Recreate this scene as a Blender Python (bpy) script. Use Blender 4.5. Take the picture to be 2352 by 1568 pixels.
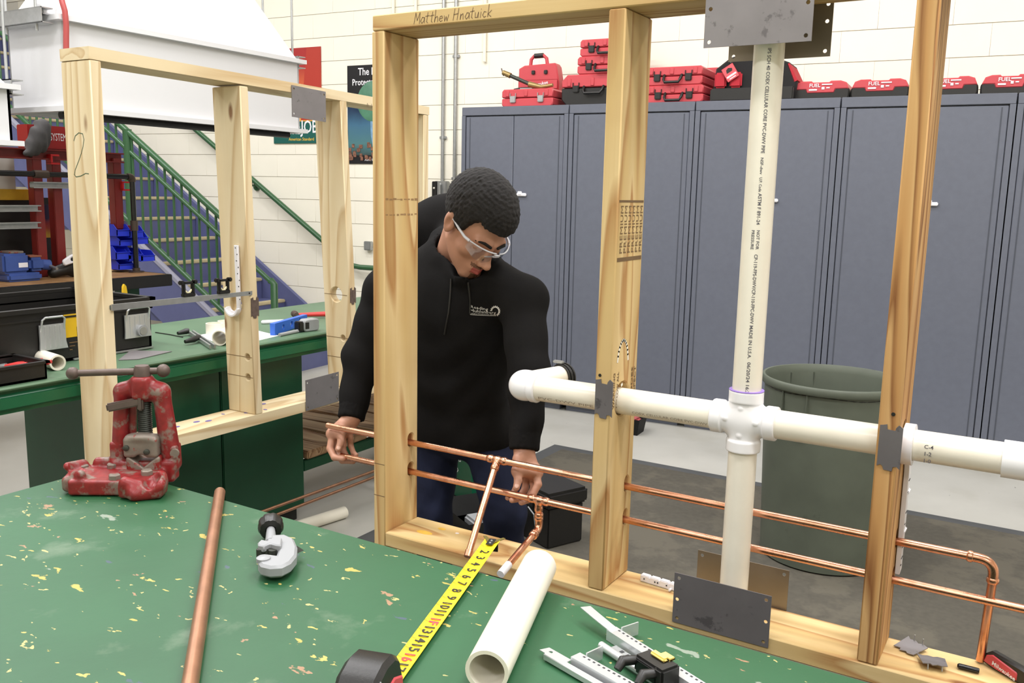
import bpy, bmesh, math, random
import numpy as np
from mathutils import Vector, Matrix
from mathutils.bvhtree import BVHTree
for o in list(bpy.data.objects): bpy.data.objects.remove(o)
S = bpy.context.scene; COL = S.collection
random.seed(4); R = math.radians

# ---------------------------------------------------------------- camera
CAM = np.array([1.5013, -1.8224, 1.4298]); FPX = 2050.06
def _rows(y, p, r):
    f = np.array([math.sin(y)*math.cos(p), math.cos(y)*math.cos(p), -math.sin(p)])
    rt = np.array([math.cos(y), -math.sin(y), 0]); up = np.cross(rt, f); c, s = math.cos(r), math.sin(r)
    return np.array([c*rt+s*up, -s*rt+c*up, f])
MR = _rows(R(-31.2407), R(9.4942), R(1.2352))
cd = bpy.data.cameras.new('camera'); cam = bpy.data.objects.new('camera', cd); COL.objects.link(cam)
cd.sensor_width = 36; cd.lens = FPX/2352*36; cd.clip_start = .05
cam.matrix_world = Matrix(((*[float(v) for v in (MR[0][0], MR[1][0], -MR[2][0])], CAM[0]), (float(MR[0][1]), float(MR[1][1]), float(-MR[2][1]), CAM[1]),
                           (float(MR[0][2]), float(MR[1][2]), float(-MR[2][2]), CAM[2]), (0, 0, 0, 1)))
S.camera = cam
# ---------------------------------------------------------------- light and exposure
W = bpy.data.worlds.new('world'); S.world = W; W.use_nodes = True
W.node_tree.nodes['Background'].inputs[0].default_value = (1, .98, .96, 1); W.node_tree.nodes['Background'].inputs[1].default_value = .12
S.view_settings.view_transform = 'Standard'; S.view_settings.look = 'None'; S.view_settings.exposure = 0.0; S.view_settings.gamma = 1; S.view_settings.use_curve_mapping = False
A = .075; CA, SA = math.cos(A), math.sin(A)
def RP(u, v, z=0): return Vector((u*CA-v*SA, 3.385+u*SA+v*CA, z))      # room coordinates: u along the block wall, v into it
LAMPS = [(-5.5, -1.6), (-2.6, -1.6), (.3, -1.6), (3.2, -1.6), (-4.2, -4.4), (-1.3, -4.4), (1.6, -4.4), (3.9, -4.4), (-2.6, -7.2), (.3, -7.2), (3.0, -7.2), (-1.6, -2.9), (1.4, -2.9), (-4.6, -3.0)]  # last three are added fill, brightening the far bench under the hoods
for (u, v) in LAMPS:
    l = bpy.data.lights.new('ceiling_and_fill_light', 'AREA'); l.shape = 'RECTANGLE'; l.size = 1.25; l.size_y = .32; l.energy = 46 if v == -1.6 else 62; l.color = (1, .988, 1.0)
    o = bpy.data.objects.new('ceiling_and_fill_light', l); COL.objects.link(o); o.location = RP(u, v, 4.28); o.rotation_euler = (0, 0, A)

# ---------------------------------------------------------------- helpers
def ray(x, y): return np.array([(x-1176)/FPX, -(y-784)/FPX, 1.]) @ MR
def onz(x, y, z): d = ray(x, y); return Vector(CAM+d*(z-CAM[2])/d[2])
def ony(x, y, Y): d = ray(x, y); return Vector(CAM+d*(Y-CAM[1])/d[1])
def onx(x, y, X): d = ray(x, y); return Vector(CAM+d*(X-CAM[0])/d[0])
def atd(x, y, d): return Vector(CAM+ray(x, y)*d)
def onv(x, y, v):
    d = ray(x, y); n = np.array([-SA, CA, 0]); o = np.array([0, 3.385, 0]); t = (v-(CAM-o)@n)/(d@n); P = CAM+d*t
    return float((P-o)@np.array([CA, SA, 0])), float(P[2])

def lin(c): return tuple([(x/255/12.92 if x/255 <= .04045 else ((x/255+.055)/1.055)**2.4) for x in c])+(1,)
_m = {}
def new(name):
    m = bpy.data.materials.new(name); m.use_nodes = True; return m, m.node_tree.nodes, m.node_tree.links, m.node_tree.nodes['Principled BSDF']
def mapped(N, L, scale, rand=True):
    tc = N.new('ShaderNodeTexCoord'); mp = N.new('ShaderNodeMapping'); mp.inputs['Scale'].default_value = scale
    if rand:
        oi = N.new('ShaderNodeObjectInfo'); cb = N.new('ShaderNodeVectorMath'); cb.operation = 'SCALE'; cb.inputs[0].default_value = (7, 5, 3)
        L.new(oi.outputs['Random'], cb.inputs['Scale']); ad = N.new('ShaderNodeVectorMath'); L.new(tc.outputs['Object'], ad.inputs[0]); L.new(cb.outputs[0], ad.inputs[1]); L.new(ad.outputs[0], mp.inputs[0])
    else: L.new(tc.outputs['Object'], mp.inputs[0])
    return mp.outputs[0]
def noise(N, L, vec, scale, detail=3, rough=.55, dist=0):
    n = N.new('ShaderNodeTexNoise'); n.inputs['Scale'].default_value = scale; n.inputs['Detail'].default_value = detail; n.inputs['Roughness'].default_value = rough; n.inputs['Distortion'].default_value = dist
    L.new(vec, n.inputs['Vector']); return n.outputs['Fac']
def ramp(N, L, fac, stops):
    r = N.new('ShaderNodeValToRGB'); e = r.color_ramp.elements
    while len(e) < len(stops): e.new(.5)
    for i, (p, c) in enumerate(stops): e[i].position = p; e[i].color = c
    L.new(fac, r.inputs[0]); return r.outputs[0]
def mixc(N, L, fac, a, b):
    m = N.new('ShaderNodeMix'); m.data_type = 'RGBA'
    if isinstance(fac, float): m.inputs[0].default_value = fac
    else: L.new(fac, m.inputs[0])
    for k, s in ((6, a), (7, b)):
        if isinstance(s, tuple): m.inputs[k].default_value = s
        else: L.new(s, m.inputs[k])
    return m.outputs[2]
def bump(N, L, B, h, st, dist=.002):
    b = N.new('ShaderNodeBump'); b.inputs['Strength'].default_value = st; b.inputs['Distance'].default_value = dist; L.new(h, b.inputs['Height']); L.new(b.outputs[0], B.inputs['Normal'])
BW = lambda v: (v, v, v, 1)
def pbr(name, col, rough=.5, metal=0., var=.0, vs=8., bm=0., bs=60., col2=None, thr=None, c2s=14., spec=.5, coat=0., rand=True):
    if name in _m: return _m[name]
    m, N, L, B = new(name); B.inputs['Roughness'].default_value = rough; B.inputs['Metallic'].default_value = metal; B.inputs['Specular IOR Level'].default_value = spec
    B.inputs['Coat Weight'].default_value = coat; c = lin(col); B.inputs['Base Color'].default_value = c
    if var or bm or col2:
        v = mapped(N, L, (1, 1, 1), rand); src = c
        if var:
            f = noise(N, L, v, vs, 4); src = ramp(N, L, f, [(.3, tuple(x*(1-var) for x in c[:3])+(1,)), (.7, tuple(min(1, x*(1+var)) for x in c[:3])+(1,))])
        if col2:
            f2 = noise(N, L, v, c2s, 5, .65); src = mixc(N, L, ramp(N, L, f2, [(thr, BW(0)), (min(1, thr+.06), BW(1))]), src, lin(col2))
        if not isinstance(src, tuple): L.new(src, B.inputs['Base Color'])
        if bm: bump(N, L, B, noise(N, L, v, bs, 4), bm)
    _m[name] = m; return m
def wood(name, a, b, c, axis, knots=.1, lines=9., stretch=.09):
    k = name+'_'+axis
    if k in _m: return _m[k]
    m, N, L, B = new(k); s = [13, 13, 13]; s['xyz'.index(axis)] *= stretch; B.inputs['Roughness'].default_value = .62; B.inputs['Specular IOR Level'].default_value = .25
    v = mapped(N, L, s); n1 = noise(N, L, v, .42, 2, .45, .35)
    mu = N.new('ShaderNodeMath'); mu.operation = 'MULTIPLY'; mu.inputs[1].default_value = lines*2; L.new(n1, mu.inputs[0])
    fr = N.new('ShaderNodeMath'); fr.operation = 'FRACT'; L.new(mu.outputs[0], fr.inputs[0])
    col = ramp(N, L, fr.outputs[0], [(0, lin(a)), (.55, lin(b)), (.86, lin(c)), (1, lin(a))])
    s2 = [90, 90, 90]; s2['xyz'.index(axis)] = 3; v2 = mapped(N, L, s2); f2 = noise(N, L, v2, 1.6, 3)
    col = mixc(N, L, ramp(N, L, f2, [(.35, BW(0)), (.75, BW(.4))]), col, lin(b))
    s3 = [7, 7, 7]; s3['xyz'.index(axis)] = 2.6; v3 = mapped(N, L, s3); vo = N.new('ShaderNodeTexVoronoi'); vo.inputs['Scale'].default_value = 1; L.new(v3, vo.inputs['Vector'])
    col = mixc(N, L, ramp(N, L, vo.outputs['Distance'], [(knots*.5, BW(.85)), (knots, BW(0))]), col, lin((120, 72, 34)))
    f4 = noise(N, L, mapped(N, L, (1, 1, 1)), 3.0, 3); col = mixc(N, L, ramp(N, L, f4, [(.5, BW(0)), (.8, BW(.3))]), col, lin(c))
    L.new(col, B.inputs['Base Color']); bump(N, L, B, f2, .25, .001); _m[k] = m; return m

def wm(o):
    m = o.matrix_basis.copy()
    while o.parent: o = o.parent; m = o.matrix_basis @ m
    return m
class MB:
    """collects shapes into one bmesh, then links them as ONE mesh object"""
    def __init__(s): s.b = bmesh.new()
    def box(s, c, d, rot=None, bev=0., seg=2):
        r = bmesh.ops.create_cube(s.b, size=1); vs = r['verts']; M = Matrix.Translation(Vector(c)) @ (rot.to_4x4() if rot is not None else Matrix()) @ Matrix.Diagonal((*d, 1))
        bmesh.ops.transform(s.b, matrix=M, verts=vs)
        if bev: bmesh.ops.bevel(s.b, geom=list({e for v in vs for e in v.link_edges}), offset=bev, segments=seg, affect='EDGES', clamp_overlap=True)
        return s
    def bb(s, x0, x1, y0, y1, z0, z1, bev=0., seg=2): return s.box(((x0+x1)/2, (y0+y1)/2, (z0+z1)/2), (abs(x1-x0), abs(y1-y0), abs(z1-z0)), None, bev, seg)
    def tube(s, pts, r, n=16, caps=True, ry=None):
        pts = [Vector(p) for p in pts]; rs = list(r) if hasattr(r, '__len__') else [r]*len(pts); rings = []; up = None
        for i, p in enumerate(pts):
            t = (pts[min(i+1, len(pts)-1)]-pts[max(i-1, 0)])
            if t.length < 1e-9: t = Vector((0, 0, 1))
            t.normalize()
            if up is None: up = Vector((0, 0, 1)) if abs(t.z) < .9 else Vector((1, 0, 0))
            a = t.cross(up).normalized(); up = a.cross(t).normalized()
            rings.append([s.b.verts.new(p+rs[i]*(math.cos(k*2*math.pi/n)*a+math.sin(k*2*math.pi/n)*up)) for k in range(n)])
        for q, w in zip(rings, rings[1:]):
            for k in range(n): s.b.faces.new((q[k], q[(k+1) % n], w[(k+1) % n], w[k]))
        if caps: s.b.faces.new(rings[0][::-1]); s.b.faces.new(rings[-1])
        return s
    def pipe(s, p0, p1, ro, ri, n=28):      # open ended hollow pipe
        p0 = Vector(p0); p1 = Vector(p1); t = (p1-p0).normalized(); up = Vector((0, 0, 1)) if abs(t.z) < .9 else Vector((1, 0, 0)); a = t.cross(up).normalized(); b = a.cross(t); ring = []
        for p, r in ((p0, ro), (p1, ro), (p1, ri), (p0, ri)): ring.append([s.b.verts.new(p+r*(math.cos(k*2*math.pi/n)*a+math.sin(k*2*math.pi/n)*b)) for k in range(n)])
        for i in range(4):
            q, w = ring[i], ring[(i+1) % 4]
            for k in range(n): s.b.faces.new((q[k], q[(k+1) % n], w[(k+1) % n], w[k]))
        return s
    def lathe(s, prof, M=Matrix(), n=24):
        rings = [[s.b.verts.new(M @ Vector((r*math.cos(k*2*math.pi/n), r*math.sin(k*2*math.pi/n), z))) for k in range(n)] for r, z in prof]
        for q, w in zip(rings, rings[1:]):
            for k in range(n): s.b.faces.new((q[k], q[(k+1) % n], w[(k+1) % n], w[k]))
        if prof[0][0] > 1e-6: s.b.faces.new(rings[0][::-1])
        if prof[-1][0] > 1e-6: s.b.faces.new(rings[-1])
        return s
    def plate(s, outer, holes, th, M, bev=0.):   # flat outline with holes, given real thickness
        t = bmesh.new(); es = []
        for lp in [outer]+list(holes):
            vs = [t.verts.new((x, y, 0)) for x, y in lp]; es += [t.edges.new((vs[i], vs[(i+1) % len(vs)])) for i in range(len(vs))]
        bmesh.ops.triangle_fill(t, use_beauty=True, use_dissolve=False, edges=es); r = bmesh.ops.extrude_face_region(t, geom=t.faces[:])
        bmesh.ops.translate(t, vec=(0, 0, th), verts=[g for g in r['geom'] if isinstance(g, bmesh.types.BMVert)]); bmesh.ops.recalc_face_normals(t, faces=t.faces[:])
        if bev:
            bmesh.ops.bevel(t, geom=[e for e in t.edges if len(e.link_faces) == 2 and e.calc_face_angle(0) > 1.2], offset=bev, segments=1, affect='EDGES')
        bmesh.ops.transform(t, matrix=M, verts=t.verts[:]); me = bpy.data.meshes.new('t'); t.to_mesh(me); t.free(); s.b.from_mesh(me); bpy.data.meshes.remove(me); return s
    def raw(s, V, F):
        vs = [s.b.verts.new(v) for v in V]
        for f in F:
            try: s.b.faces.new([vs[i] for i in f])
            except ValueError: pass
        return s
    def sphere(s, c, r, sub=2):
        q = bmesh.ops.create_icosphere(s.b, subdivisions=sub, radius=1); d = r if hasattr(r, '__len__') else (r, r, r)
        bmesh.ops.transform(s.b, matrix=Matrix.Translation(Vector(c)) @ Matrix.Diagonal((*d, 1)), verts=q['verts']); return s
    def build(s, name, mat, parent=None, world=True, ang=38, fix=True):
        if fix: bmesh.ops.recalc_face_normals(s.b, faces=s.b.faces[:])
        if parent is not None and world: bmesh.ops.transform(s.b, matrix=wm(parent).inverted(), verts=s.b.verts[:])
        me = bpy.data.meshes.new(name); s.b.to_mesh(me); s.b.free(); return mesh_obj(name, me, mat, parent, ang)
def mesh_obj(name, me, mat, parent=None, ang=38):
    me.materials.append(mat); me.polygons.foreach_set('use_smooth', [True]*len(me.polygons)); me.set_sharp_from_angle(angle=R(ang))
    o = bpy.data.objects.new(name, me); COL.objects.link(o)
    if parent is not None: o.parent = parent
    return o
def tag(o, label=None, cat=None, group=None, kind=None):
    if label: o['label'] = label
    if cat: o['category'] = cat
    if group: o['group'] = group
    if kind: o['kind'] = kind
    return o
def thing(name, label, cat, loc=(0, 0, 0), rz=0., group=None, rot=None):
    o = bpy.data.objects.new(name, None); o.empty_display_size = .05; COL.objects.link(o); o.location = loc; o.rotation_euler = rot if rot is not None else (0, 0, rz); bpy_up(o)
    return tag(o, label, cat, group)
def bpy_up(o): o.matrix_basis = Matrix.LocRotScale(o.location, o.rotation_euler, None)
def dup(r, loc, rz, label, group=None):
    c = r.copy(); COL.objects.link(c); c.matrix_basis = Matrix.LocRotScale(Vector(loc), Matrix.Rotation(rz, 3, 'Z').to_quaternion(), None); c['label'] = label
    if group: c['group'] = group
    for ch in list(r.children):
        d = ch.copy(); COL.objects.link(d); d.parent = c
        for g in list(ch.children): e = g.copy(); COL.objects.link(e); e.parent = d
    return c
def basis(o, x, y):      # matrix with local x,y axes at origin o
    x = Vector(x).normalized(); z = x.cross(Vector(y)).normalized(); y = z.cross(x); o = Vector(o)
    return Matrix(((x.x, y.x, z.x, o.x), (x.y, y.y, z.y, o.y), (x.z, y.z, z.z, o.z), (0, 0, 0, 1)))
def circ(x, y, r, n=16, ry=None): return [(x+r*math.cos(2*math.pi*i/n), y+(ry or r)*math.sin(2*math.pi*i/n)) for i in range(n)]
def rrect(x0, x1, y0, y1, r, n=4):
    P = []
    for cx, cy, a in ((x1-r, y1-r, 0), (x0+r, y1-r, 90), (x0+r, y0+r, 180), (x1-r, y0+r, 270)):
        P += [(cx+r*math.cos(R(a+90*i/n)), cy+r*math.sin(R(a+90*i/n))) for i in range(n+1)]
    return P
def text2d(s, size=1., align='LEFT', res=2, bold=0.):
    c = bpy.data.curves.new('t', 'FONT'); c.body = s; c.size = size; c.align_x = align; c.resolution_u = res; c.offset = bold; o = bpy.data.objects.new('t', c); COL.objects.link(o)
    bpy.context.view_layer.update(); me = bpy.data.meshes.new_from_object(o.evaluated_get(bpy.context.evaluated_depsgraph_get()))
    V = [(v.co.x, v.co.y) for v in me.vertices]; F = [tuple(p.vertices) for p in me.polygons]; bpy.data.objects.remove(o); bpy.data.meshes.remove(me); return V, F
def text(name, s, size, M, mat, parent, align='LEFT', sx=1., sy=1., world=False):
    V, F = text2d(s, size, align, 2, size*.012); return MB().raw([M @ Vector((x*sx, y*sy, 0)) for x, y in V], F).build(name, mat, parent, world, fix=False)
def stroke2(lines, w):   # flat pen strokes in 2D -> verts, faces
    V, F = [], []
    for ln in lines:
        for (x0, y0), (x1, y1) in zip(ln, ln[1:]):
            d = Vector((x1-x0, y1-y0)); d = d.normalized() if d.length > 0 else Vector((1, 0)); nx, ny = -d.y*w/2, d.x*w/2; k = len(V); x0 -= d.x*w*.3; y0 -= d.y*w*.3; x1 += d.x*w*.3; y1 += d.y*w*.3
            V += [(x0+nx, y0+ny), (x0-nx, y0-ny), (x1-nx, y1-ny), (x1+nx, y1+ny)]; F.append((k, k+1, k+2, k+3))
    return V, F
def strokes(name, lines, w, M, mat, parent, world=True): V, F = stroke2(lines, w); return MB().raw([M @ Vector((x, y, 0)) for x, y in V], F).build(name, mat, parent, world, fix=False)

# -- implicit surfaces (smooth blends of solids), meshed with surface nets
def smin(a, b, k): h = np.clip(.5+.5*(b-a)/k, 0, 1); return b+(a-b)*h-k*h*(1-h)
def smax(a, b, k): return -smin(-a, -b, k)
def cap(P, a, b, ra, rb=None):
    a = np.asarray(a, np.float32); b = np.asarray(b, np.float32); rb = ra if rb is None else rb; d = b-a; q = P-a; t = np.clip((q@d)/max(float(d@d), 1e-9), 0, 1)
    return np.sqrt(((q-t[..., None]*d)**2).sum(-1))-(ra+(rb-ra)*t)
def ell(P, c, r, B=None):
    q = P-np.asarray(c, np.float32)
    if B is not None: q = q @ np.asarray(B, np.float32).T
    r = np.asarray(r, np.float32); k0 = np.sqrt(((q/r)**2).sum(-1)); k1 = np.sqrt(((q/r**2)**2).sum(-1)); return k0*(k0-1)/np.maximum(k1, 1e-6)
def rbx(P, c, h, r, B=None):
    q = P-np.asarray(c, np.float32)
    if B is not None: q = q @ np.asarray(B, np.float32).T
    q = np.abs(q)-(np.asarray(h, np.float32)-r); return np.sqrt((np.maximum(q, 0)**2).sum(-1))+np.minimum(q.max(-1), 0)-r
def nets(fn, lo, hi, res):
    lo = np.array(lo, np.float32); n = np.ceil((np.array(hi)-lo)/res).astype(int)+1
    g = np.stack(np.meshgrid(*[lo[i]+res*np.arange(n[i], dtype=np.float32) for i in range(3)], indexing='ij'), -1); v = fn(g).astype(np.float32); s = v < 0
    cnt = sum(s[i:n[0]-1+i, j:n[1]-1+j, k:n[2]-1+k].astype(np.int8) for i in (0, 1) for j in (0, 1) for k in (0, 1)); act = np.argwhere((cnt > 0) & (cnt < 8))
    idx = -np.ones(n-1, int); idx[tuple(act.T)] = np.arange(len(act)); acc = np.zeros((len(act), 3)); num = np.zeros(len(act))
    for ax in range(3):
        o1, o2 = [a for a in range(3) if a != ax]
        for i in (0, 1):
            for j in (0, 1):
                a = act.copy(); a[:, o1] += i; a[:, o2] += j; b = a.copy(); b[:, ax] += 1; va, vb = v[tuple(a.T)], v[tuple(b.T)]; m = (va < 0) != (vb < 0); t = np.zeros(len(a)); t[m] = va[m]/(va[m]-vb[m])
                p = a.astype(float); p[:, ax] += t; acc[m] += p[m]; num[m] += 1
    V = lo+res*acc/num[:, None]; F = []
    for ax in range(3):
        o1, o2 = [(1, 2), (2, 0), (0, 1)][ax]; a0 = [slice(None)]*3; a1 = [slice(None)]*3; a0[ax] = slice(0, n[ax]-1); a1[ax] = slice(1, n[ax]); A0, A1 = s[tuple(a0)], s[tuple(a1)]
        for flip, m in ((0, A0 & ~A1), (1, ~A0 & A1)):
            e = np.argwhere(m); e = e[(e[:, o1] > 0) & (e[:, o2] > 0) & (e[:, o1] < n[o1]-1) & (e[:, o2] < n[o2]-1)]; q = []
            for i, j in ((1, 1), (0, 1), (0, 0), (1, 0)): c = e.copy(); c[:, o1] -= i; c[:, o2] -= j; q.append(idx[tuple(c.T)])
            q = np.stack(q, 1); F.append(q[:, ::-1] if flip else q)
    return V, np.concatenate(F)
def sdf_obj(name, VF, mat, parent, world=True):
    Vs, Fs, k = [], [], 0
    for V, F in (VF if isinstance(VF, list) else [VF]): Vs.append(V); Fs.append(F+k); k += len(V)
    V = np.concatenate(Vs); F = np.concatenate(Fs); me = bpy.data.meshes.new(name)
    if parent is not None and world: m = np.array(wm(parent).inverted()); V = V @ m[:3, :3].T+m[:3, 3]
    me.from_pydata(V.tolist(), [], F.tolist()); me.update(); return mesh_obj(name, me, mat, parent, 80)

# ---------------------------------------------------------------- materials
PAINT = pbr('cream_wall_paint', (243, 238, 222), .6, var=.02, vs=3, bm=.15, bs=90)
MORTAR = pbr('painted_mortar', (222, 218, 206), .8)
GREYWALL = pbr('beige_paint', (176, 168, 152), .7)
CEIL = pbr('ceiling_white', (232, 230, 224), .8)
STEELBLUE = pbr('slate_locker_enamel', (96, 100, 112), .42, var=.04, vs=30, bm=.06, bs=400)
LOCKDARK = pbr('locker_shadow_gap', (66, 70, 80), .6)
RUBBER = pbr('rubber_mat', (76, 72, 63), .8, var=.12, vs=40, bm=.3, bs=120, col2=(88, 83, 72), thr=.5, c2s=3)
MATEDGE = pbr('mat_bevel', (74, 75, 76), .75, var=.1)
BLUE = pbr('stair_blue_paint', (92, 97, 138), .55, var=.06)
NOSE = pbr('worn_nosing', (196, 182, 146), .7, var=.1)
RAIL = pbr('rail_green', (52, 92, 58), .35)
STRINGER = pbr('stringer_grey_blue', (150, 150, 168), .5, var=.06)
GALV = pbr('galvanised_steel', (176, 178, 178), .38, .75, var=.08, vs=40)
ZINC = pbr('zinc_bar', (205, 208, 210), .3, .6)
SLOT = pbr('slot_shadow', (52, 52, 54), .7)
STEEL = pbr('mill_steel_sheet', (138, 134, 136), .5, .6, var=.08, vs=9, col2=(110, 106, 108), thr=.6, c2s=26)
STEELD = pbr('dark_mill_steel', (118, 114, 116), .5, .5, var=.1, vs=9, col2=(92, 89, 91), thr=.62, c2s=20)
STEELB = pbr('back_steel', (142, 132, 118), .4, .6, var=.1, vs=7)
HOODW = pbr('hood_white_enamel', (212, 212, 213), .4)
BLACK = pbr('black_plastic', (26, 25, 24), .42, bm=.1, bs=300)
BLACKG = pbr('black_gloss', (20, 20, 21), .25)
REDC = pbr('red_case_plastic', (192, 68, 76), .42)
REDT = pbr('red_cloth', (176, 34, 48), .8)
REDP = pbr('red_steel_paint', (128, 40, 36), .4, var=.1)
WHITE = pbr('white_plastic', (238, 236, 240), .35)
PVC = pbr('pvc_cream', (236, 230, 214), .28, var=.03, vs=14)
PVCIN = PVC
PVCW = pbr('pvc_fitting_white', (240, 239, 240), .25)
PURPLE = pbr('purple_primer', (150, 120, 205), .4)
INKF = pbr('faint_print', (168, 156, 140), .7)
INK = pbr('print_ink', (92, 90, 98), .7)
INKB = pbr('stamp_ink', (112, 88, 58), .8)
PENCIL = pbr('pencil_line', (108, 84, 62), .8)
PENG = pbr('green_pen', (62, 92, 70), .8)
CHALK = pbr('chalk', (232, 226, 210), .9)
SKIN = pbr('skin', (188, 138, 114), .48, var=.06, vs=22, bm=.08, bs=300)
LIP = pbr('lip', (168, 84, 78), .4)
STUB = pbr('stubble_skin', (120, 82, 62), .6, var=.15, vs=200)
NAIL = pbr('nail', (214, 170, 150), .3)
HAIR = pbr('black_hair', (20, 17, 16), .85, var=.3, vs=120, bm=1., bs=150)
HOODIE = pbr('black_fleece', (21, 20, 20), .9, var=.08, vs=200, bm=.35, bs=35, spec=.15)
JEANS = pbr('dark_denim', (30, 35, 56), .85, var=.22, vs=9, bm=.35, bs=60, spec=.2)
GREY = pbr('grey_plastic', (150, 152, 154), .4)
YELLOW = pbr('yellow_label', (216, 174, 24), .5, var=.06)
TAPEY = pbr('tape_yellow', (250, 222, 34), .4)
BLUEB = pbr('blue_bin_plastic', (46, 66, 225), .35)
VISEB = pbr('blue_vise_paint', (58, 82, 148), .4, var=.12, vs=20)
BENCHW = wood('bench_wood', (176, 138, 92), (150, 112, 74), (120, 88, 58), 'y', .04)
CAN = pbr('can_grey_green', (88, 94, 82), .5, var=.12, vs=6, col2=(64, 68, 58), thr=.66, c2s=5)
CLOTH = pbr('grey_cloth', (78, 76, 76), .9, bm=.4, bs=60)
GREENB = pbr('green_recycle_bin', (12, 96, 66), .45)
PAPER = pbr('white_paper', (244, 243, 240), .7)
def copper():
    m, N, L, B = new('copper'); B.inputs['Metallic'].default_value = 1; v = mapped(N, L, (1, 1, 1)); f = noise(N, L, v, 16, 4)
    L.new(ramp(N, L, f, [(.3, lin((216, 152, 120))), (.55, lin((230, 172, 142))), (.75, lin((194, 124, 94)))]), B.inputs['Base Color'])
    L.new(ramp(N, L, f, [(.3, BW(.24)), (.7, BW(.32))]), B.inputs['Roughness']); return m
COPPER = copper()
COPPERD = pbr('old_copper', (174, 130, 104), .42, .85, var=.12, vs=30)
def castred():
    m, N, L, B = new('worn_red_casting'); v = mapped(N, L, (1, 1, 1)); f = noise(N, L, v, 26, 6, .65); f2 = noise(N, L, v, 60, 4)
    c = ramp(N, L, f2, [(.3, lin((112, 25, 27))), (.7, lin((140, 33, 35)))]); c = mixc(N, L, ramp(N, L, f, [(.53, BW(0)), (.62, BW(.9))]), c, lin((122, 108, 98)))
    L.new(c, B.inputs['Base Color']); B.inputs['Roughness'].default_value = .38; bump(N, L, B, f, .35, .0015); return m
CAST = castred()
CASTG = pbr('worn_grey_jaw', (128, 118, 108), .5, .3, var=.2, vs=30, col2=(140, 40, 38), thr=.56, c2s=40)
IRON = pbr('brown_iron', (92, 78, 72), .5, .35, var=.15, vs=40)
DARKIRON = pbr('dark_thread', (70, 72, 66), .45, .6)
def tablegreen(name, base, dark, worn):
    m, N, L, B = new(name); v = mapped(N, L, (1, 1, 1), False); n = noise(N, L, v, 2.6, 5); c = ramp(N, L, n, [(.3, lin(dark)), (.65, lin(base))])
    if worn:
        c = mixc(N, L, ramp(N, L, noise(N, L, v, 7, 6, .6), [(.6, BW(0)), (.78, BW(.4))]), c, lin((150, 160, 140)))
        for sc, th, colr, off, seed in ((13, .17, (200, 176, 84), .62, 0), (26, .2, (212, 184, 96), .7, 3.3), (9, .16, (150, 158, 146), .66, 7.1), (17, .17, (70, 78, 104), .72, 11.7), (22, .2, (176, 128, 100), .74, 17.), (42, .24, (206, 186, 120), .72, 23.)):
            mp = N.new('ShaderNodeMapping'); mp.inputs['Location'].default_value = (seed, seed*1.7, 0); mp.inputs['Rotation'].default_value = (0, 0, seed); mp.inputs['Scale'].default_value = (1, 1.8, 1); L.new(v, mp.inputs[0])
            ds = N.new('ShaderNodeTexNoise'); ds.inputs['Scale'].default_value = 30; ds.inputs['Detail'].default_value = 4; L.new(mp.outputs[0], ds.inputs['Vector']); wv = N.new('ShaderNodeVectorMath'); wv.operation = 'SCALE'; wv.inputs['Scale'].default_value = .09; L.new(ds.outputs['Color'], wv.inputs[0])
            ad = N.new('ShaderNodeVectorMath'); L.new(mp.outputs[0], ad.inputs[0]); L.new(wv.outputs[0], ad.inputs[1])
            vo = N.new('ShaderNodeTexVoronoi'); vo.inputs['Scale'].default_value = sc; L.new(ad.outputs[0], vo.inputs['Vector'])
            sp = ramp(N, L, vo.outputs['Distance'], [(th*.8, BW(1)), (th, BW(0))]); se = N.new('ShaderNodeSeparateColor'); L.new(vo.outputs['Color'], se.inputs[0])
            gt = N.new('ShaderNodeMath'); gt.operation = 'GREATER_THAN'; gt.inputs[1].default_value = off+.15; L.new(se.outputs[0], gt.inputs[0]); mu = N.new('ShaderNodeMath'); mu.operation = 'MULTIPLY'; L.new(gt.outputs[0], mu.inputs[0]); L.new(sp, mu.inputs[1])
            m2 = N.new('ShaderNodeMath'); m2.operation = 'MULTIPLY'; m2.inputs[1].default_value = .68; L.new(mu.outputs[0], m2.inputs[0]); c = mixc(N, L, m2.outputs[0], c, lin(colr))
    L.new(c, B.inputs['Base Color']); B.inputs['Roughness'].default_value = .48; bump(N, L, B, noise(N, L, v, 40, 4), .12); return m
TGREEN = tablegreen('bench_green_top', (38, 89, 55), (31, 78, 47), True)
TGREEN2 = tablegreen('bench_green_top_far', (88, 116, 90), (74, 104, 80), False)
DGREEN = pbr('dark_green_paint', (14, 66, 42), .45, var=.08)
EGREEN = pbr('bench_edge_green', (22, 92, 58), .38, var=.08)
FW = dict(a=(226, 190, 128), b=(212, 170, 104), c=(176, 122, 66))
def F1(ax): return wood('frame_wood', (216, 190, 140), (203, 173, 118), (168, 122, 74), ax, .09, 5.5)
def F1d(ax): return wood('frame_wood_brown', (206, 166, 112), (190, 144, 90), (126, 80, 44), ax, .06, 8)
def F2(ax): return wood('pale_frame_wood', (228, 212, 178), (222, 203, 165), (198, 170, 128), ax, .1, 5)

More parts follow.
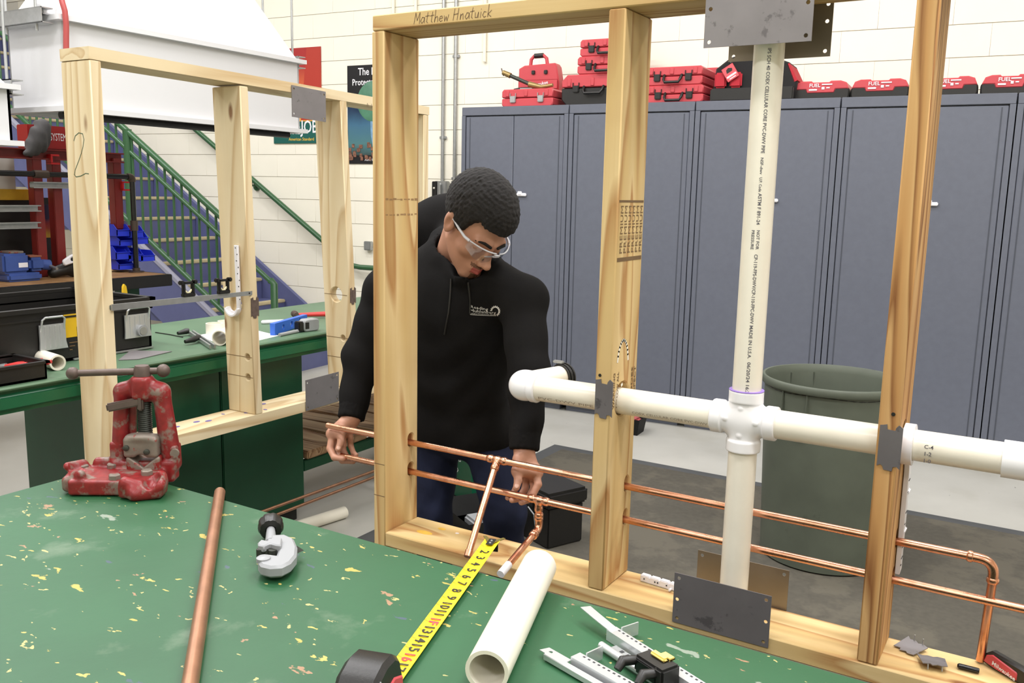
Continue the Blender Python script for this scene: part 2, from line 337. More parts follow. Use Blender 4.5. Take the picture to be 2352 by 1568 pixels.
# ================================================================ the setting
def struct(name, mb, mat, parent=None):
    o = mb.build(name, mat, parent)
    if parent is None: o['kind'] = 'structure'
    return o
def rbox(mb, u0, u1, v0, v1, z0, z1): return mb.box(RP((u0+u1)/2, (v0+v1)/2, (z0+z1)/2), (u1-u0, v1-v0, z1-z0), Matrix.Rotation(A, 3, 'Z'))
def floormat():
    m, N, L, B = new('sealed_concrete'); v = mapped(N, L, (1, 1, 1), False); c = ramp(N, L, noise(N, L, v, 1.4, 5), [(.3, lin((172, 170, 162))), (.7, lin((190, 188, 180)))])
    st = mapped(N, L, (26, 9, 1), False); f = noise(N, L, st, 1, 5, .7); c = mixc(N, L, ramp(N, L, f, [(.69, BW(0)), (.73, BW(.8))]), c, lin((92, 90, 84)))
    c = mixc(N, L, ramp(N, L, noise(N, L, v, 2.1, 4), [(.55, BW(0)), (.8, BW(.45))]), c, lin((150, 146, 130))); L.new(c, B.inputs['Base Color']); B.inputs['Roughness'].default_value = .4; return m
struct('floor', rbox(MB(), -9, 6, -10, .75, -.2, 0), floormat())
wallb = struct('wall_back', rbox(MB(), -9, 6, .556, .75, 0, 4.6), MORTAR)
struct('wall_left', rbox(MB(), -9.2, -9, -10, .75, 0, 4.6), GREYWALL)
struct('wall_right', rbox(MB(), 6, 6.2, -10, .75, 0, 4.6), PAINT)
struct('wall_front', rbox(MB(), -9, 6, -10.2, -10, 0, 4.6), PAINT)
struct('ceiling', rbox(MB(), -9, 6, -10, .75, 4.6, 4.75), CEIL)
CH, CL = .181, .40
def blk():
    m = MB(); m.box((0, 0, 0), (CL-.0008, .02, CH-.0036), None, .0007, 1); return m
bm_ = blk(); b0 = bm_.build('block', PAINT, wallb, world=False); bm_mesh = b0.data; first = True
nrow = 17
for k in range(nrow):
    zc = .61-CH*2+CH*(k+.5)
    if zc > 3.12: break
    for i in range(40):
        u = -7.3+CL*i+(CL/2 if k % 2 else 0)
        if u > 3.35 or (zc < 1.9 and u > -1.95) or (u < -5.2 and zc < .7) or (u > 2.6 and zc < 2.2): continue
        if first: o = b0; first = False
        else: o = b0.copy(); COL.objects.link(o)
        p = RP(u, .556, zc); o.location = p; o.rotation_euler = (0, 0, A)
struct('wall_back_upper', rbox(MB(), -9, 6, .546, .556, 3.147, 4.6), PAINT).name = 'trim_1'
# rubber mat on the floor
mt = thing('rubber_mat', 'large dark rubber floor mat with grey border under the trash can', 'mat', (.9, 1.0, 0))
def frus(x0, x1, y0, y1, z0, z1, ins):
    V = [(x0, y0, z0), (x1, y0, z0), (x1, y1, z0), (x0, y1, z0), (x0+ins, y0+ins, z1), (x1-ins, y0+ins, z1), (x1-ins, y1-ins, z1), (x0+ins, y1-ins, z1)]
    return V, [(0, 1, 5, 4), (1, 2, 6, 5), (2, 3, 7, 6), (3, 0, 4, 7), (4, 5, 6, 7), (3, 2, 1, 0)]
MB().raw(*frus(-.86, 3.2, -.55, 2.57, .001, .011, .09)).build('border', MATEDGE, mt)
MB().bb(-.76, 3.1, -.45, 2.47, .003, .0135).build('mat_surface', RUBBER, mt)
# ================================================================ lockers along the block wall
LH = 1.98
LU = [-2.005, -1.222, -.412, .402, 1.25, 2.07, 2.89]; LV = .47
llab = ['slate blue double-door locker at the left end beside the conduits', 'slate blue double-door locker second from the left behind the middle stud', 'slate blue double-door locker behind the white vertical pipe',
        'slate blue double-door locker behind the right stud above the trash can', 'slate blue locker cut off at the right edge of the photo', 'slate blue locker beyond the right edge of the photo']
for i in range(6):
    u0, u1 = LU[i]+.003, LU[i+1]-.003; w = u1-u0
    t = thing('locker', llab[i], 'locker', RP(u0, 0, 0), A, 'row of slate blue lockers')
    M = MB(); M.bb(0, w, .022, LV, .05, LH-.055, .002, 1); M.bb(0, w, 0, LV, LH-.055, LH, .003, 1); M.bb(0, .028, 0, .03, .05, LH-.055); M.bb(w-.028, w, 0, .03, .05, LH-.055); M.bb(.02, w-.02, .05, LV-.02, 0, .05); M.build('cabinet_body', STEELBLUE, t, False)
    for k in (0, 1):
        x0, x1 = (.032, w/2-.002) if k == 0 else (w/2+.002, w-.032)
        d = MB().bb(x0, x1, .004, .02, .055, LH-.062, .003, 1).build('door', STEELBLUE, t, False)
        ex = x0+.03 if k == 0 else x1-.03; MB().bb(ex-.003, ex+.003, .0025, .006, .06, LH-.07).build('groove', LOCKDARK, d, False)
        if k == 1: MB().bb(x0+.035, x0+.105, -.012, .004, 1.405, 1.425, .004).bb(x0+.045, x0+.075, -.016, -.004, 1.413, 1.436, .003).build('handle', WHITE, d, False)
# ---------------- tool cases on top of the lockers
def case(name, lab, u, v, z, w, d, h, tilt=0., lower=REDC, upper=REDC, split=.5, latches=2, handle=True, cut=.12, group='red tool cases on the lockers', lat=BLACK, rx=0.):
    t = thing(name, lab, 'tool case', RP(u, v, z), A+tilt, group); c = min(w, h)*cut
    def prof(z0, z1, x0b, x1t): return [(-w/2+x0b, z0), (w/2-x0b, z0), (w/2-x1t, z1), (-w/2+x1t, z1)]
    zs = h*split; g = .004
    Mx = Matrix(((1, 0, 0, 0), (0, 0, -1, d/2), (0, 1, 0, 0), (0, 0, 0, 1)))
    P1 = [(-w/2+c, 0), (w/2-c, 0), (w/2, c), (w/2, zs-g/2), (-w/2, zs-g/2), (-w/2, c)]; P2 = [(-w/2, zs+g/2), (w/2, zs+g/2), (w/2, h-c), (w/2-c, h), (-w/2+c, h), (-w/2, h-c)]
    lo = MB().plate(P1, [], d, Mx, .006).build('lower_shell', lower, t, False); up = MB().plate(P2, [], d, Mx, .006).build('upper_shell', upper, t, False)
    for x in [-.38*w, -.02*w, .38*w]: MB().bb(x-.012, x+.012, -d/2-.005, -d/2+.004, zs+.01, h-c*.6, .002, 1).build('rib', upper, up, False)
    for k in range(latches):
        x = (-.27, .27)[k]*w if latches == 2 else 0; MB().bb(x-.02, x+.02, -d/2-.012, -d/2+.002, zs-.03, zs+.012, .004).bb(x-.022, x-.018, -d/2-.008, -d/2, zs, zs+.03).bb(x+.018, x+.022, -d/2-.008, -d/2, zs, zs+.03).build('latch', lat, t, False)
    if handle: MB().tube([(-.2*w*.75, -d/2+.004, zs+.006), (-.19*w*.75, -d/2-.02, zs-.02), (-.16*w*.75, -d/2-.026, zs-.038), (.16*w*.75, -d/2-.026, zs-.038), (.19*w*.75, -d/2-.02, zs-.02), (.2*w*.75, -d/2+.004, zs+.006)], .0085, 10).build('handle', BLACK, t, False)
    return t
def U(x, y, v=.1): return onv(x, y, v)[0]
V0 = .16
case('tool_case', 'scuffed red tool case with silver latch lying under the brass torch', -1.545, .2, LH, .37, .3, .112, 0, latches=2, handle=False, lat=GALV)
# briefcase standing behind it
t = thing('tool_case', 'upright red tool case with a grip handle on top', 'tool case', RP(-1.585, .33, LH+.112), A+.05, 'red tool cases on the lockers')
Mx = Matrix(((1, 0, 0, 0), (0, 0, -1, .05), (0, 1, 0, 0), (0, 0, 0, 1)))
MB().plate([(-.14, 0), (.15, 0), (.155, .06), (.135, .17), (.12, .19), (-.1, .18), (-.14, .16)], [], .1, Mx, .008).build('shell', REDC, t, False)
MB().bb(-.138, .15, -.06, -.05, .02, .085, .006).build('front_panel', REDC, t, False)
MB().tube([(-.075, 0, .175), (-.07, 0, .225), (-.05, 0, .245), (.02, 0, .247), (.042, 0, .228), (.05, 0, .18)], .012, 10).build('carry_handle', REDC, t, False)
MB().tube([(-.045, 0, .246), (.018, 0, .248)], .0165, 12).build('grip', BLACK, t, False)
for x in (-.03, .06): MB().bb(x-.012, x+.012, -.062, -.048, .12, .145, .003).build('latch', BLACK, t, False)
text('maker_script', 'Milwaukee', .03, Matrix.Translation((-.045, -.0612, .035)) @ Matrix.Rotation(R(90), 4, 'X') @ Matrix.Rotation(R(10), 4, 'Z'), WHITE, t)
t = thing('pipe_torch', 'brass and dark iron torch lying across the red case', 'torch', RP(-1.7, .13, LH+.122), A, None)
a, b = Vector((-.045, -.04, .105)), Vector((.17, -.02, .015)); MB().tube([a, a.lerp(b, .25)], [.016, .018], 12).build('brass_head', pbr('dull_brass', (150, 128, 82), .4, .6), t, False); MB().tube([a.lerp(b, .25), b], .0125, 12).build('barrel', DARKIRON, t, False)
MB().tube([a+Vector((-.012, 0, .026)), a+Vector((.004, 0, -.022))], .004, 8).build('key', IRON, t, False); MB().tube([b-Vector((.03, 0, -.01)), b+Vector((.06, 0, -.01)), b+Vector((.14, 0, .0))], [.02, .014, .011], 12).build('base_fitting', pbr('dull_brass', (150, 128, 82)), t, False)
t = thing('hand_tool', 'black hand tool with silver label lying behind the brass torch', 'tool', RP(-1.68, .232, LH+.112), A); MB().tube([(-.05, -.0, .014), (.0, 0, .018), (.16, 0, .02)], [.013, .016, .014], 12).build('body', BLACK, t, False); MB().bb(.0, .09, -.018, -.012, .013, .026).build('label', GALV, t, False)
case('tool_case', 'large tool case with red lid and black base under two stacked red cases', -1.09, .24, LH, .44, .34, .19, 0, lower=BLACK, cut=.2, split=.58)
case('tool_case', 'red tool case lying directly on the large black based case', -1.03, .22, LH+.19, .35, .3, .108, -.01)
case('tool_case', 'red tool case topmost on the stack left of the middle stud', -1.015, .22, LH+.298, .35, .3, .102, -.01)
case('tool_case', 'red tool case at the bottom of the pair right of the middle stud', -.56, .2, LH, .36, .3, .102, -.02)
case('tool_case', 'red tool case lying on top of the pair right of the middle stud', -.57, .2, LH+.102, .36, .3, .108, -.02)
case('tool_case', 'lower red case half hidden behind the pair beside the tool bag', -.47, .44, LH, .4, .13, .12, 0, handle=False)
case('tool_case', 'upper red case half hidden behind the pair beside the tool bag', -.47, .44, LH+.12, .4, .13, .12, 0, handle=False)
# tool bag
bu = (U(1632, 220)+U(1838, 215))/2; bw = (U(1838, 215)-U(1632, 220))*.965
t = thing('tool_bag', 'black and red cloth tool bag with a hanging tag', 'bag', RP(bu, .2, LH), A)
Mx = Matrix(((1, 0, 0, 0), (0, 0, -1, .13), (0, 1, 0, 0), (0, 0, 0, 1)))
MB().plate([(-bw/2, 0), (bw/2-.02, 0), (bw/2-.01, .1), (bw/2-.06, .21), (bw/2-.14, .24), (-bw/2+.18, .27), (-bw/2+.1, .25), (-bw/2+.02, .19), (-bw/2+.01, .1)], [], .25, Mx, .01).build('body', pbr('black_canvas', (28, 27, 28), .9), t, False)
MB().bb(-bw/2, bw/2-.02, -.15, -.12, 0, .075, .008).build('base_panel', BLACK, t, False)
for x0 in (-bw/2+.02, -bw/2+.11, bw/2-.2): MB().bb(x0, x0+.07, -.145, -.12, .078, .165, .01, 3).build('pocket', REDT, t, False)
MB().plate([(bw/2-.012, .11), (bw/2-.062, .205), (bw/2-.075, .2), (bw/2-.03, .1)], [], .24, Matrix(((1, 0, 0, .004), (0, 0, -1, .12), (0, 1, 0, 0), (0, 0, 0, 1)))).build('side_stripe', REDT, t, False)
MB().tube([(-bw/2+.1, -.13, .235), (-bw/2+.11, -.14, .22), (-bw/2+.125, -.14, .225), (-bw/2+.12, -.13, .24)], .003, 6).build('ring', GALV, t, False)
tg = MB().box((-bw/2+.115, -.158, .16), (.075, .004, .085), Matrix.Rotation(R(-32), 3, 'Y'), .006).build('hang_tag', pbr('tag_red', (214, 84, 92), .4), t, False)
MT = Matrix.Translation((-bw/2+.115, -.1605, .16)) @ Matrix.Rotation(R(-32), 4, 'Y') @ Matrix.Rotation(R(90), 4, 'X')
MB().raw([MT @ Vector(p) for p in ((-.03, -.022, 0), (.03, -.022, 0), (.03, -.012, 0), (-.03, -.012, 0), (-.02, -.034, 0), (.02, -.034, 0), (.02, -.029, 0), (-.02, -.029, 0))], [(0, 1, 2, 3), (4, 5, 6, 7)]).build('tag_print', WHITE, tg, False, fix=False)
MB().raw([MT @ Vector(p) for p in ((-.02, .004, 0), (.016, .004, 0), (.022, .018, 0), (.002, .03, 0), (-.014, .024, 0))], [(0, 1, 2, 3, 4)]).build('tag_picture', BLACK, tg, False, fix=False)
# four low red and black cases
for i, (x0, x1, lab) in enumerate(((1819, 1951, 'low red and black case beside the tool bag, leftmost of four'), (1953, 2088, 'low red and black case second of four, left of the right stud'), (2113, 2246, 'low red and black case third of four, right of the right stud'), (2250, 2384, 'low red and black case at the right edge of the photo'))):
    u0, u1 = U(x0, 215, .12), U(x1, 212, .12); w = u1-u0; t = thing('flat_case', lab, 'tool case', RP((u0+u1)/2, .25, LH), A, 'low cases in a row'); h = .105
    MB().lathe([(0, 0)], n=3) if False else None
    P = rrect(-w/2, w/2, 0, h*.66, .022); MB().plate(P, [], .26, Matrix(((1, 0, 0, 0), (0, 0, -1, .13), (0, 1, 0, 0), (0, 0, 0, 1))), .008).build('lower_shell', BLACK, t, False)
    MB().plate([(-w/2+.004, h*.55), (-w/2+.02, h*.9), (-w/2+.05, h), (-w/6, h), (-w/7, h*.93), (w/7, h*.93), (w/6, h), (w/2-.05, h), (w/2-.02, h*.9), (w/2-.004, h*.55), (w*.26, h*.55), (w*.24, h*.36), (-w*.24, h*.36), (-w*.26, h*.55)], [], .27, Matrix(((1, 0, 0, 0), (0, 0, -1, .136), (0, 1, 0, 0), (0, 0, 0, 1))), .006).build('lid', REDC, t, False)
    TM = Matrix.Translation((-w*.2, -.1375, h*.68)) @ Matrix.Rotation(R(90), 4, 'X'); text('print', 'FUEL', .028, TM, WHITE, t)
    for a0, a1, b0, b1 in ((w*.02, w*.2, h*.78, h*.84), (-w*.2, -w*.06, h*.5, h*.58), (w*.02, w*.07, h*.55, h*.68), (w*.1, w*.16, h*.6, h*.66)):
        MB().raw([Vector((a, -.1375, b)) for a, b in ((a0, b0), (a1, b0), (a1, b1), (a0, b1))], [(0, 1, 2, 3)]).build('print_bar', WHITE, t, False, fix=False)
# ================================================================ on the block wall
WV = .5435
def wallM(u, z, v=WV-.003): p = RP(u, v, z); return Matrix(((CA, 0, SA, p.x), (SA, 0, -CA, p.y), (0, 1, 0, p.z), (0, 0, 0, 1)))     # local x along the wall, y up, z out of the wall
def posterart(name, stops, sc=3., spots=None):
    m, N, L, B = new(name); tc = N.new('ShaderNodeTexCoord'); sp = N.new('ShaderNodeSeparateXYZ'); L.new(tc.outputs['Generated'], sp.inputs[0]); n = noise(N, L, tc.outputs['Generated'], sc, 4); a = N.new('ShaderNodeMath'); a.operation = 'MULTIPLY_ADD'; a.inputs[1].default_value = .25; L.new(n, a.inputs[0]); L.new(sp.outputs[2], a.inputs[2])
    c = ramp(N, L, a.outputs[0], stops); L.new(c, B.inputs['Base Color']); B.inputs['Roughness'].default_value = .35; return m
pt = thing('poster', 'dark poster with white words above a green globe on the block wall', 'poster', RP(-3.08, WV, 2.0), A)
PW = .56
MB().bb(-.28, .28, -.006, 0, -.375, .375).build('sheet', pbr('poster_black', (24, 24, 28), .4), pt, False)
MB().bb(-.275, .275, -.0075, -.006, -.31, .09).build('painted_sky', posterart('poster_sky', [(.1, lin((52, 64, 62))), (.35, lin((78, 122, 126))), (.7, lin((66, 108, 136))), (1, lin((34, 54, 82)))]), pt, False)
MB().lathe([(.155, 0), (.152, .002), (0, .003)], Matrix.Translation((-.03, -.0075, .1)) @ Matrix.Rotation(R(90), 4, 'X'), 32).build('globe', pbr('globe_paint', (84, 134, 108), .5, var=.25, vs=9), pt, False)
MB().raw([(x, -.0095, z) for x, z in ((-.06, .0), (.02, .0), (.05, -.16), (.07, -.27), (-.03, -.27), (-.055, -.16))], [(0, 1, 2, 3, 4, 5)]).build('figure_shape', pbr('pale_blue_paint', (120, 158, 190), .5, var=.2, vs=30), pt, False)
random.seed(2); m = MB()
for i in range(70):
    x = random.uniform(-.27, .27); z = -.33+random.random()**1.3*.12*(1-.5*abs(x)); m.bb(x-.012, x+.012, -.0105-.0001*i/7, -.008, z-.02, z+.008)
m.build('crowd', pbr('crowd_paint', (124, 84, 66), .6, var=.6, vs=55), pt, False)['kind'] = 'stuff'
Tm = lambda x, z, e=.0072: Matrix.Translation((x, -e, z)) @ Matrix.Rotation(R(90), 4, 'X')
for s_, z_, sz in (('The Plumber', .3, .078), ('Protects the Health', .225, .068), ('of the Nation', .15, .07)): text('printed_line', s_, sz, Tm(0, z_), WHITE, pt, 'CENTER', .86)
text('printed_line', 'American Standard', .03, Tm(.0, -.352), WHITE, pt, 'CENTER')
pt = thing('poster', 'orange and red poster with a green foot half hidden by the white hood', 'poster', RP(-3.86, WV, 2.16), A)
MB().bb(-.26, .24, -.006, 0, -.375, .375).build('sheet', posterart('poster_orange', [(.25, lin((236, 190, 60))), (.45, lin((222, 150, 84))), (.65, lin((216, 112, 70))), (.95, lin((168, 52, 52)))]), pt, False)
MB().bb(-.26, .24, -.0075, -.006, -.375, -.2).build('green_foot', pbr('poster_green', (30, 92, 84), .4), pt, False)
MB().raw([(x, -.0072, z) for x, z in ((.1, .37), (.24, .37), (.24, -.05), (.16, -.19), (.03, -.19))], [(0, 1, 2, 3, 4)]).build('red_shape', pbr('poster_red', (178, 60, 48), .4), pt, False)
text('printed_line', 'JOB', .14, Tm(.03, -.29, .008), WHITE, pt, 'LEFT', .75); text('printed_line', 'OF', .045, Tm(-.03, -.25, .008), WHITE, pt, 'LEFT', .8); text('printed_line', 'FOR THE', .085, Tm(-.25, -.3, .008), WHITE, pt, 'LEFT', .8)
text('printed_line', 'American Standard', .034, Tm(-.1, -.352, .008), pbr('poster_gold', (226, 186, 70), .4), pt, 'LEFT')
for u, lab, z0 in ((-2.475, 'grey conduit running down the block wall into the switch box', 1.5), (-2.37, 'grey conduit on the block wall behind the left end locker', 1.2)):
    t = thing('conduit', lab, 'conduit', RP(u, WV-.016, z0), A, 'conduits on the block wall'); MB().tube([(0, 0, 0), (0, 0, 4.6-z0-.01)], .013, 12).build('tube', GALV, t, False)
    for z in (.32, 1.2, 2.2): MB().bb(-.03, .03, .0, .014, z-.01, z+.01, .003).tube([(0, 0, z-.01), (0, 0, z+.01)], .016, 12).build('strap', GALV, t, False)
for u, lab in ((-2.92, 'cream conduit on the block wall left of the top plate end'), (-2.72, 'cream conduit on the block wall above the top plate end'), (-2.13, 'cream conduit on the block wall just above the lockers')):
    t = thing('conduit', lab, 'conduit', RP(u, WV-.014, 2.35 if u > -2.8 else 2.62), A, 'conduits on the block wall'); MB().tube([(0, 0, 0), (0, 0, 2.2 if u > -2.8 else 1.9)], .012, 12).build('tube', PAINT, t, False)
t = thing('switch_box', 'grey metal switch box with black face at the foot of a conduit', 'switch box', RP(-2.49, WV, 1.435), A)
MB().bb(-.035, .075, -.055, -.001, -.055, .065, .006).build('box', GALV, t, False); MB().bb(-.05, -.005, -.062, -.02, -.052, .062, .004).build('black_face', BLACK, t, False); MB().sphere((-.028, -.064, .012), .009, 1).build('indicator', CHALK, t, False); MB().tube([(.02, -.055, .045), (.03, -.07, .035), (.03, -.07, -.03), (.02, -.055, -.04)], .008, 8).build('lever', GALV, t, False)
t = thing('outlet_box', 'small grey box on the block wall left of the front post', 'box', RP(onv(848, 559, .53)[0], WV, .985), A); MB().bb(-.035, .03, -.04, -.001, -.035, .035, .004).build('box', GALV, t, False); MB().bb(-.028, .023, -.043, -.04, -.028, .028, .001).build('cover', GALV, t, False)
# ================================================================ staircase, guard and handrail
ST = thing('staircase', 'blue staircase with tan worn nosings climbing left along the block wall', 'stairs', RP(-3.5, 0, 0), A)
SR, SG = .165, .25; NS = 18
for k in range(NS):
    u = -3.5-SG*k; z = SR*(k+1); h = SR if k < 2 else SR*1.6
    s_ = MB(); c = RP(u-SG/2-.012, 0, z-h/2-.002); s_.box(c, (SG+.024, .98, h-.004), Matrix.Rotation(A, 3, 'Z')); o = s_.build('step', BLUE, ST)
    MB().box(RP(u-.02, 0, z-.008), (.065, .978, .026), Matrix.Rotation(A, 3, 'Z'), .006).build('nosing', NOSE, o)
def slopebar(name, u0, z0, u1, z1, v0, v1, th, mat, par=ST, ext=None):
    P = [RP(u0, v0, z0), RP(u1, v0, z1), RP(u1, v0, z1-th), RP(u0, v0, z0-th), RP(u0, v1, z0), RP(u1, v1, z1), RP(u1, v1, z1-th), RP(u0, v1, z0-th)]
    return MB().raw(P, [(0, 1, 2, 3), (4, 5, 6, 7), (0, 1, 5, 4), (1, 2, 6, 5), (2, 3, 7, 6), (3, 0, 4, 7)]).build(name, mat, par)
gl = lambda u, off: -.66*(u+3.25)+off          # nosing line + offset
for v0, v1, mt_ in ((-.53, -.495, BLUE), (.495, .53, BLUE)): slopebar('stringer', -8., gl(-8, .12), -3.42, gl(-3.42, .12), v0, v1, .42, mt_)
slopebar('stringer_cap', -8., gl(-8, .15), -3.42, gl(-3.42, .15), -.535, -.49, .03, STRINGER)
gr = lambda name, us, off, r, vv=-.5: MB().tube([RP(u, vv, gl(u, off)) for u in us], r, 12).build(name, RAIL, ST)
gr('guard_rail', (-8, -3.66), .915, .024); gr('middle_rail', (-8, -3.24), .775, .017); gr('bottom_rail', (-8, -3.6), .225, .02)
MB().tube([RP(-3.25, -.5, gl(-3.25, .78)), RP(-3.22, -.5, gl(-3.25, .76)), RP(-3.22, -.5, 0)], .026, 12).build('newel_post', RAIL, ST)
MB().tube([RP(-3.66, -.5, gl(-3.66, .93)), RP(-3.66, -.5, gl(-3.66, .0))], .026, 12).build('guard_post', RAIL, ST); MB().tube([RP(-4.62, -.5, gl(-4.62, .93)), RP(-4.62, -.5, gl(-4.62, .0))], .03, 12).build('guard_post', RAIL, ST); MB().tube([RP(-6.2, -.5, gl(-6.2, .93)), RP(-6.2, -.5, gl(-6.2, .0))], .03, 12).build('guard_post', RAIL, ST)
for k in range(46):
    u = -3.75-.083*k
    if u < -7.6: break
    MB().tube([RP(u, -.5, gl(u, .22)), RP(u, -.5, gl(u, .78 if k % 1 else .91))], .0095, 8, True).build('baluster', RAIL, ST)
t = thing('handrail', 'green handrail on brackets along the block wall above the stairs', 'handrail', RP(-3.5, .46, .95), A)
MB().tube([RP(-7.5, .47, 3.58), RP(-3.34, .47, .86), RP(-3.28, .47, .825), RP(-3.2, .47, .815), RP(-2.95, .47, .815)], .021, 12).build('rail', RAIL, t)
for u in (-6.3, -5.3, -4.32, -3.5):
    z = .86-.654*(u+3.34); MB().tube([RP(u, .47, z-.012), RP(u, .478, z-.06), RP(u, .538, z-.07)], .009, 8).tube([RP(u, .532, z-.07), RP(u, .5455, z-.07)], .035, 14).build('bracket', RAIL, t)
# ================================================================ white extraction hoods hanging over the far benches
def hood(lab, X0, X1, Y0, Y1, zb, zf, zt, ins):
    t = thing('extraction_hood', lab, 'hood', ((X0+X1)/2, (Y0+Y1)/2, zb), 0, 'white hoods hanging over the benches')
    m = MB(); e = .012; m.bb(X0, X1, Y0, Y0+e, zb, zf).bb(X0, X1, Y1-e, Y1, zb, zf).bb(X0, X0+e, Y0, Y1, zb, zf).bb(X1-e, X1, Y0, Y1, zb, zf); m.build('skirt', HOODW, t)
    V, F = frus(X0, X1, Y0, Y1, zf, zt, ins); MB().raw(V, F).build('roof', HOODW, t)
    for z, g in ((zf, 'upper_flange'), (zb, 'lower_flange')):
        m = MB(); w = .035; m.bb(X0-w, X1+w, Y0-w, Y0, z-.012, z+.012).bb(X0-w, X1+w, Y1, Y1+w, z-.012, z+.012).bb(X0-w, X0, Y0, Y1, z-.012, z+.012).bb(X1, X1+w, Y0, Y1, z-.012, z+.012); m.build(g, HOODW, t)
    MB().tube([(X1-.05, Y0, zb-.025), (X1-.05, Y1-.05, zb-.025)], .02, 10).build('lamp_tube', BLACK, t)  # plain black tube along the underside of the front edge
    for x, y in ((X0+.1, Y0-.06), (X1-.1, Y1+.05), (X0+.1, Y1+.05), (X1-.1, Y0-.06)): MB().tube([(x, y, zf-.06), (x, y, 4.59)], .007, 8).build('hanger_rod', GALV, t)
    for y in (Y0-.055, Y1+.05): m = MB(); m.bb(X0-.15, X1-.02, y-.03, y-.025, zf-.03, zf+.04).bb(X0-.15, X1-.02, y-.03, y+.03, zf+.035, zf+.04).bb(X0-.15, X1-.02, y-.03, y+.03, zf-.03, zf-.025); m.build('support_channel', GALV, t)
    return t
hood('large white sheet metal hood hanging behind the pale wall frame', -3.05, -2.6, .80, 2.34, 1.775, 2.19, 2.62, .22)
hood('white sheet metal hood cut off at the left edge of the photo', -3.6, -2.72, -.9, .60, 1.605, 1.86, 2.3, .3)
hz = MB(); P0 = onx(150, 60, -2.55); hz.tube([onx(152, 150, -2.55), onx(152, 55, -2.55), onx(149, 25, -2.55), onx(143, 5, -2.56), onx(135, -40, -2.6), onx(130, -300, -2.7)], .013, 12); h_ = hz.build('hose', pbr('hose_red', (166, 70, 68), .35)); tag(h_, 'red hose hanging beside the large white hood', 'hose')
t = thing('junction_box', 'white junction box on a grey channel at the top left', 'box', onx(105, 40, -2.75)); q = onx(98, 26, -2.75); MB().box(q, (.16, .1, .05), None, .005).build('box', HOODW, t)
# ================================================================ the near workbench
TT = .83
tb = thing('workbench', 'paint spattered green workbench across the foreground under the vise', 'workbench', (1.5, -1.6, 0))
P = rrect(-.20, 3.3, -2.6, -.69, .03); MB().plate(P, [], .06, Matrix.Translation((0, 0, TT-.06)), .006).build('worktop', TGREEN, tb)
MB().bb(-.08, 3.2, -2.5, -.82, .06, TT-.061, .01).build('cabinet', DGREEN, tb); MB().bb(-.03, 3.15, -2.45, -.87, 0, .06).build('plinth', BLACK, tb)
# ================================================================ the near wall frame
D = .146; ZB, ZT = .5, 1.824; SW = .04
fr = thing('stud_frame', 'yellow-brown timber wall frame holding white and copper pipes in the foreground', 'frame', (.9, .07, 0))
YZ = lambda X0: Matrix(((0, 0, 1, X0), (1, 0, 0, 0), (0, 1, 0, 0), (0, 0, 0, 1)))      # 2D (y,z) outline extruded along +x
def oval(y, z, r, up): return [(y+r*math.cos(a), z+r*math.sin(a)+(up if math.sin(a) > 0 else 0)) for a in [2*math.pi*i/20 for i in range(20)]]
ZU, ZL, ZP, YC, YP = .728, .643, .951, .115, .066
cuh = [oval(YC, ZU, .0125, .014), oval(YC, ZL, .0125, .014)]; pvh = circ(YP, ZP+.006, .0405, 24)
MB().plate([(0, .034), (D, .034), (D, ZT-.001), (0, ZT-.001)], cuh, SW, YZ(-SW), .003).build('post', F1('z'), fr)
MB().plate([(0, .034), (D, .034), (D, ZT-.001), (0, ZT-.001)], [], SW, YZ(1.85), .003).build('post', F1('z'), fr)
MB().plate([(0, ZB), (D, ZB), (D, ZT-.001), (0, ZT-.001)], cuh+[pvh], SW, YZ(.622), .003).build('stud', F1('z'), fr)
MB().plate([(0, ZB), (D, ZB), (D, ZT-.001), (0, ZT-.001)], cuh+[pvh], SW, YZ(1.236), .003).build('stud', F1d('z'), fr)
MB().bb(-.038, 1.89, 0, D, ZT, ZT+.038, .003, 1).build('top_plate', F1('x'), fr); MB().bb(.0005, 1.8495, -.001, D, ZB-.04, ZB-.0005, .003, 1).build('bottom_plate', F1('x'), fr)
MB().bb(-.06, .02, -.02, D+.02, .0142, .034).build('foot', F1('y'), fr); MB().bb(1.83, 1.91, -.02, D+.02, .0142, .034).build('foot', F1('y'), fr)
XR = lambda x: Matrix(((0, 0, 1, x), (1, 0, 0, 0), (0, 1, 0, 0), (0, 0, 0, 1)))      # writing on a +x face: local x = +y, local y = z
FRN = lambda y: Matrix(((1, 0, 0, 0), (0, 0, -1, y), (0, 1, 0, 0), (0, 0, 0, 1)))     # writing on a -y face
# stamp on the middle stud
stX = .6626; m = MB(); z0, z1 = 1.285, 1.415
for i in range(6):
    V, F = text2d('PREMIUM', .02); k = np.array(V); k = (k-k.min(0))/(k.max(0)-k.min(0)); m.raw([(stX, .016+i*.0215+.014*(1-b), z0+.014+a*(z1-z0-.024)) for a, b in k], F)
m.build('stamped_words', INKB, fr, fix=False)['kind'] = 'stuff'
for z, h in ((z0, .009), (z1, .005)): MB().bb(stX-.0004, stX, .006, .14, z-h/2, z+h/2).build('stamp_bar', INKB, fr)
random.seed(3)
for z in (1.365, 1.405):
    for k in range(9): y0 = .006+k*.0152; MB().bb(-.0002, .0003, y0, y0+random.uniform(.007, .0155), z-random.uniform(.001, .0035), z+random.uniform(.0, .003)).build('stamp_bar', pbr('faded_stamp', (150, 118, 80), .8), fr)
for z in (.69, .6): MB().bb(-SW+.001, -.001, -.0004, .0, z, z+.0015).build('pencil_line', PENCIL, fr)
strokes('chalk_ring', [[(YP+.03*math.cos(a)-.006, 1.035+.062*math.sin(a)) for a in np.linspace(.2, 2.9, 14)], [(YP-.008, .99), (YP-.004, .992)]], .007, XR(stX), CHALK, fr)
m = MB()
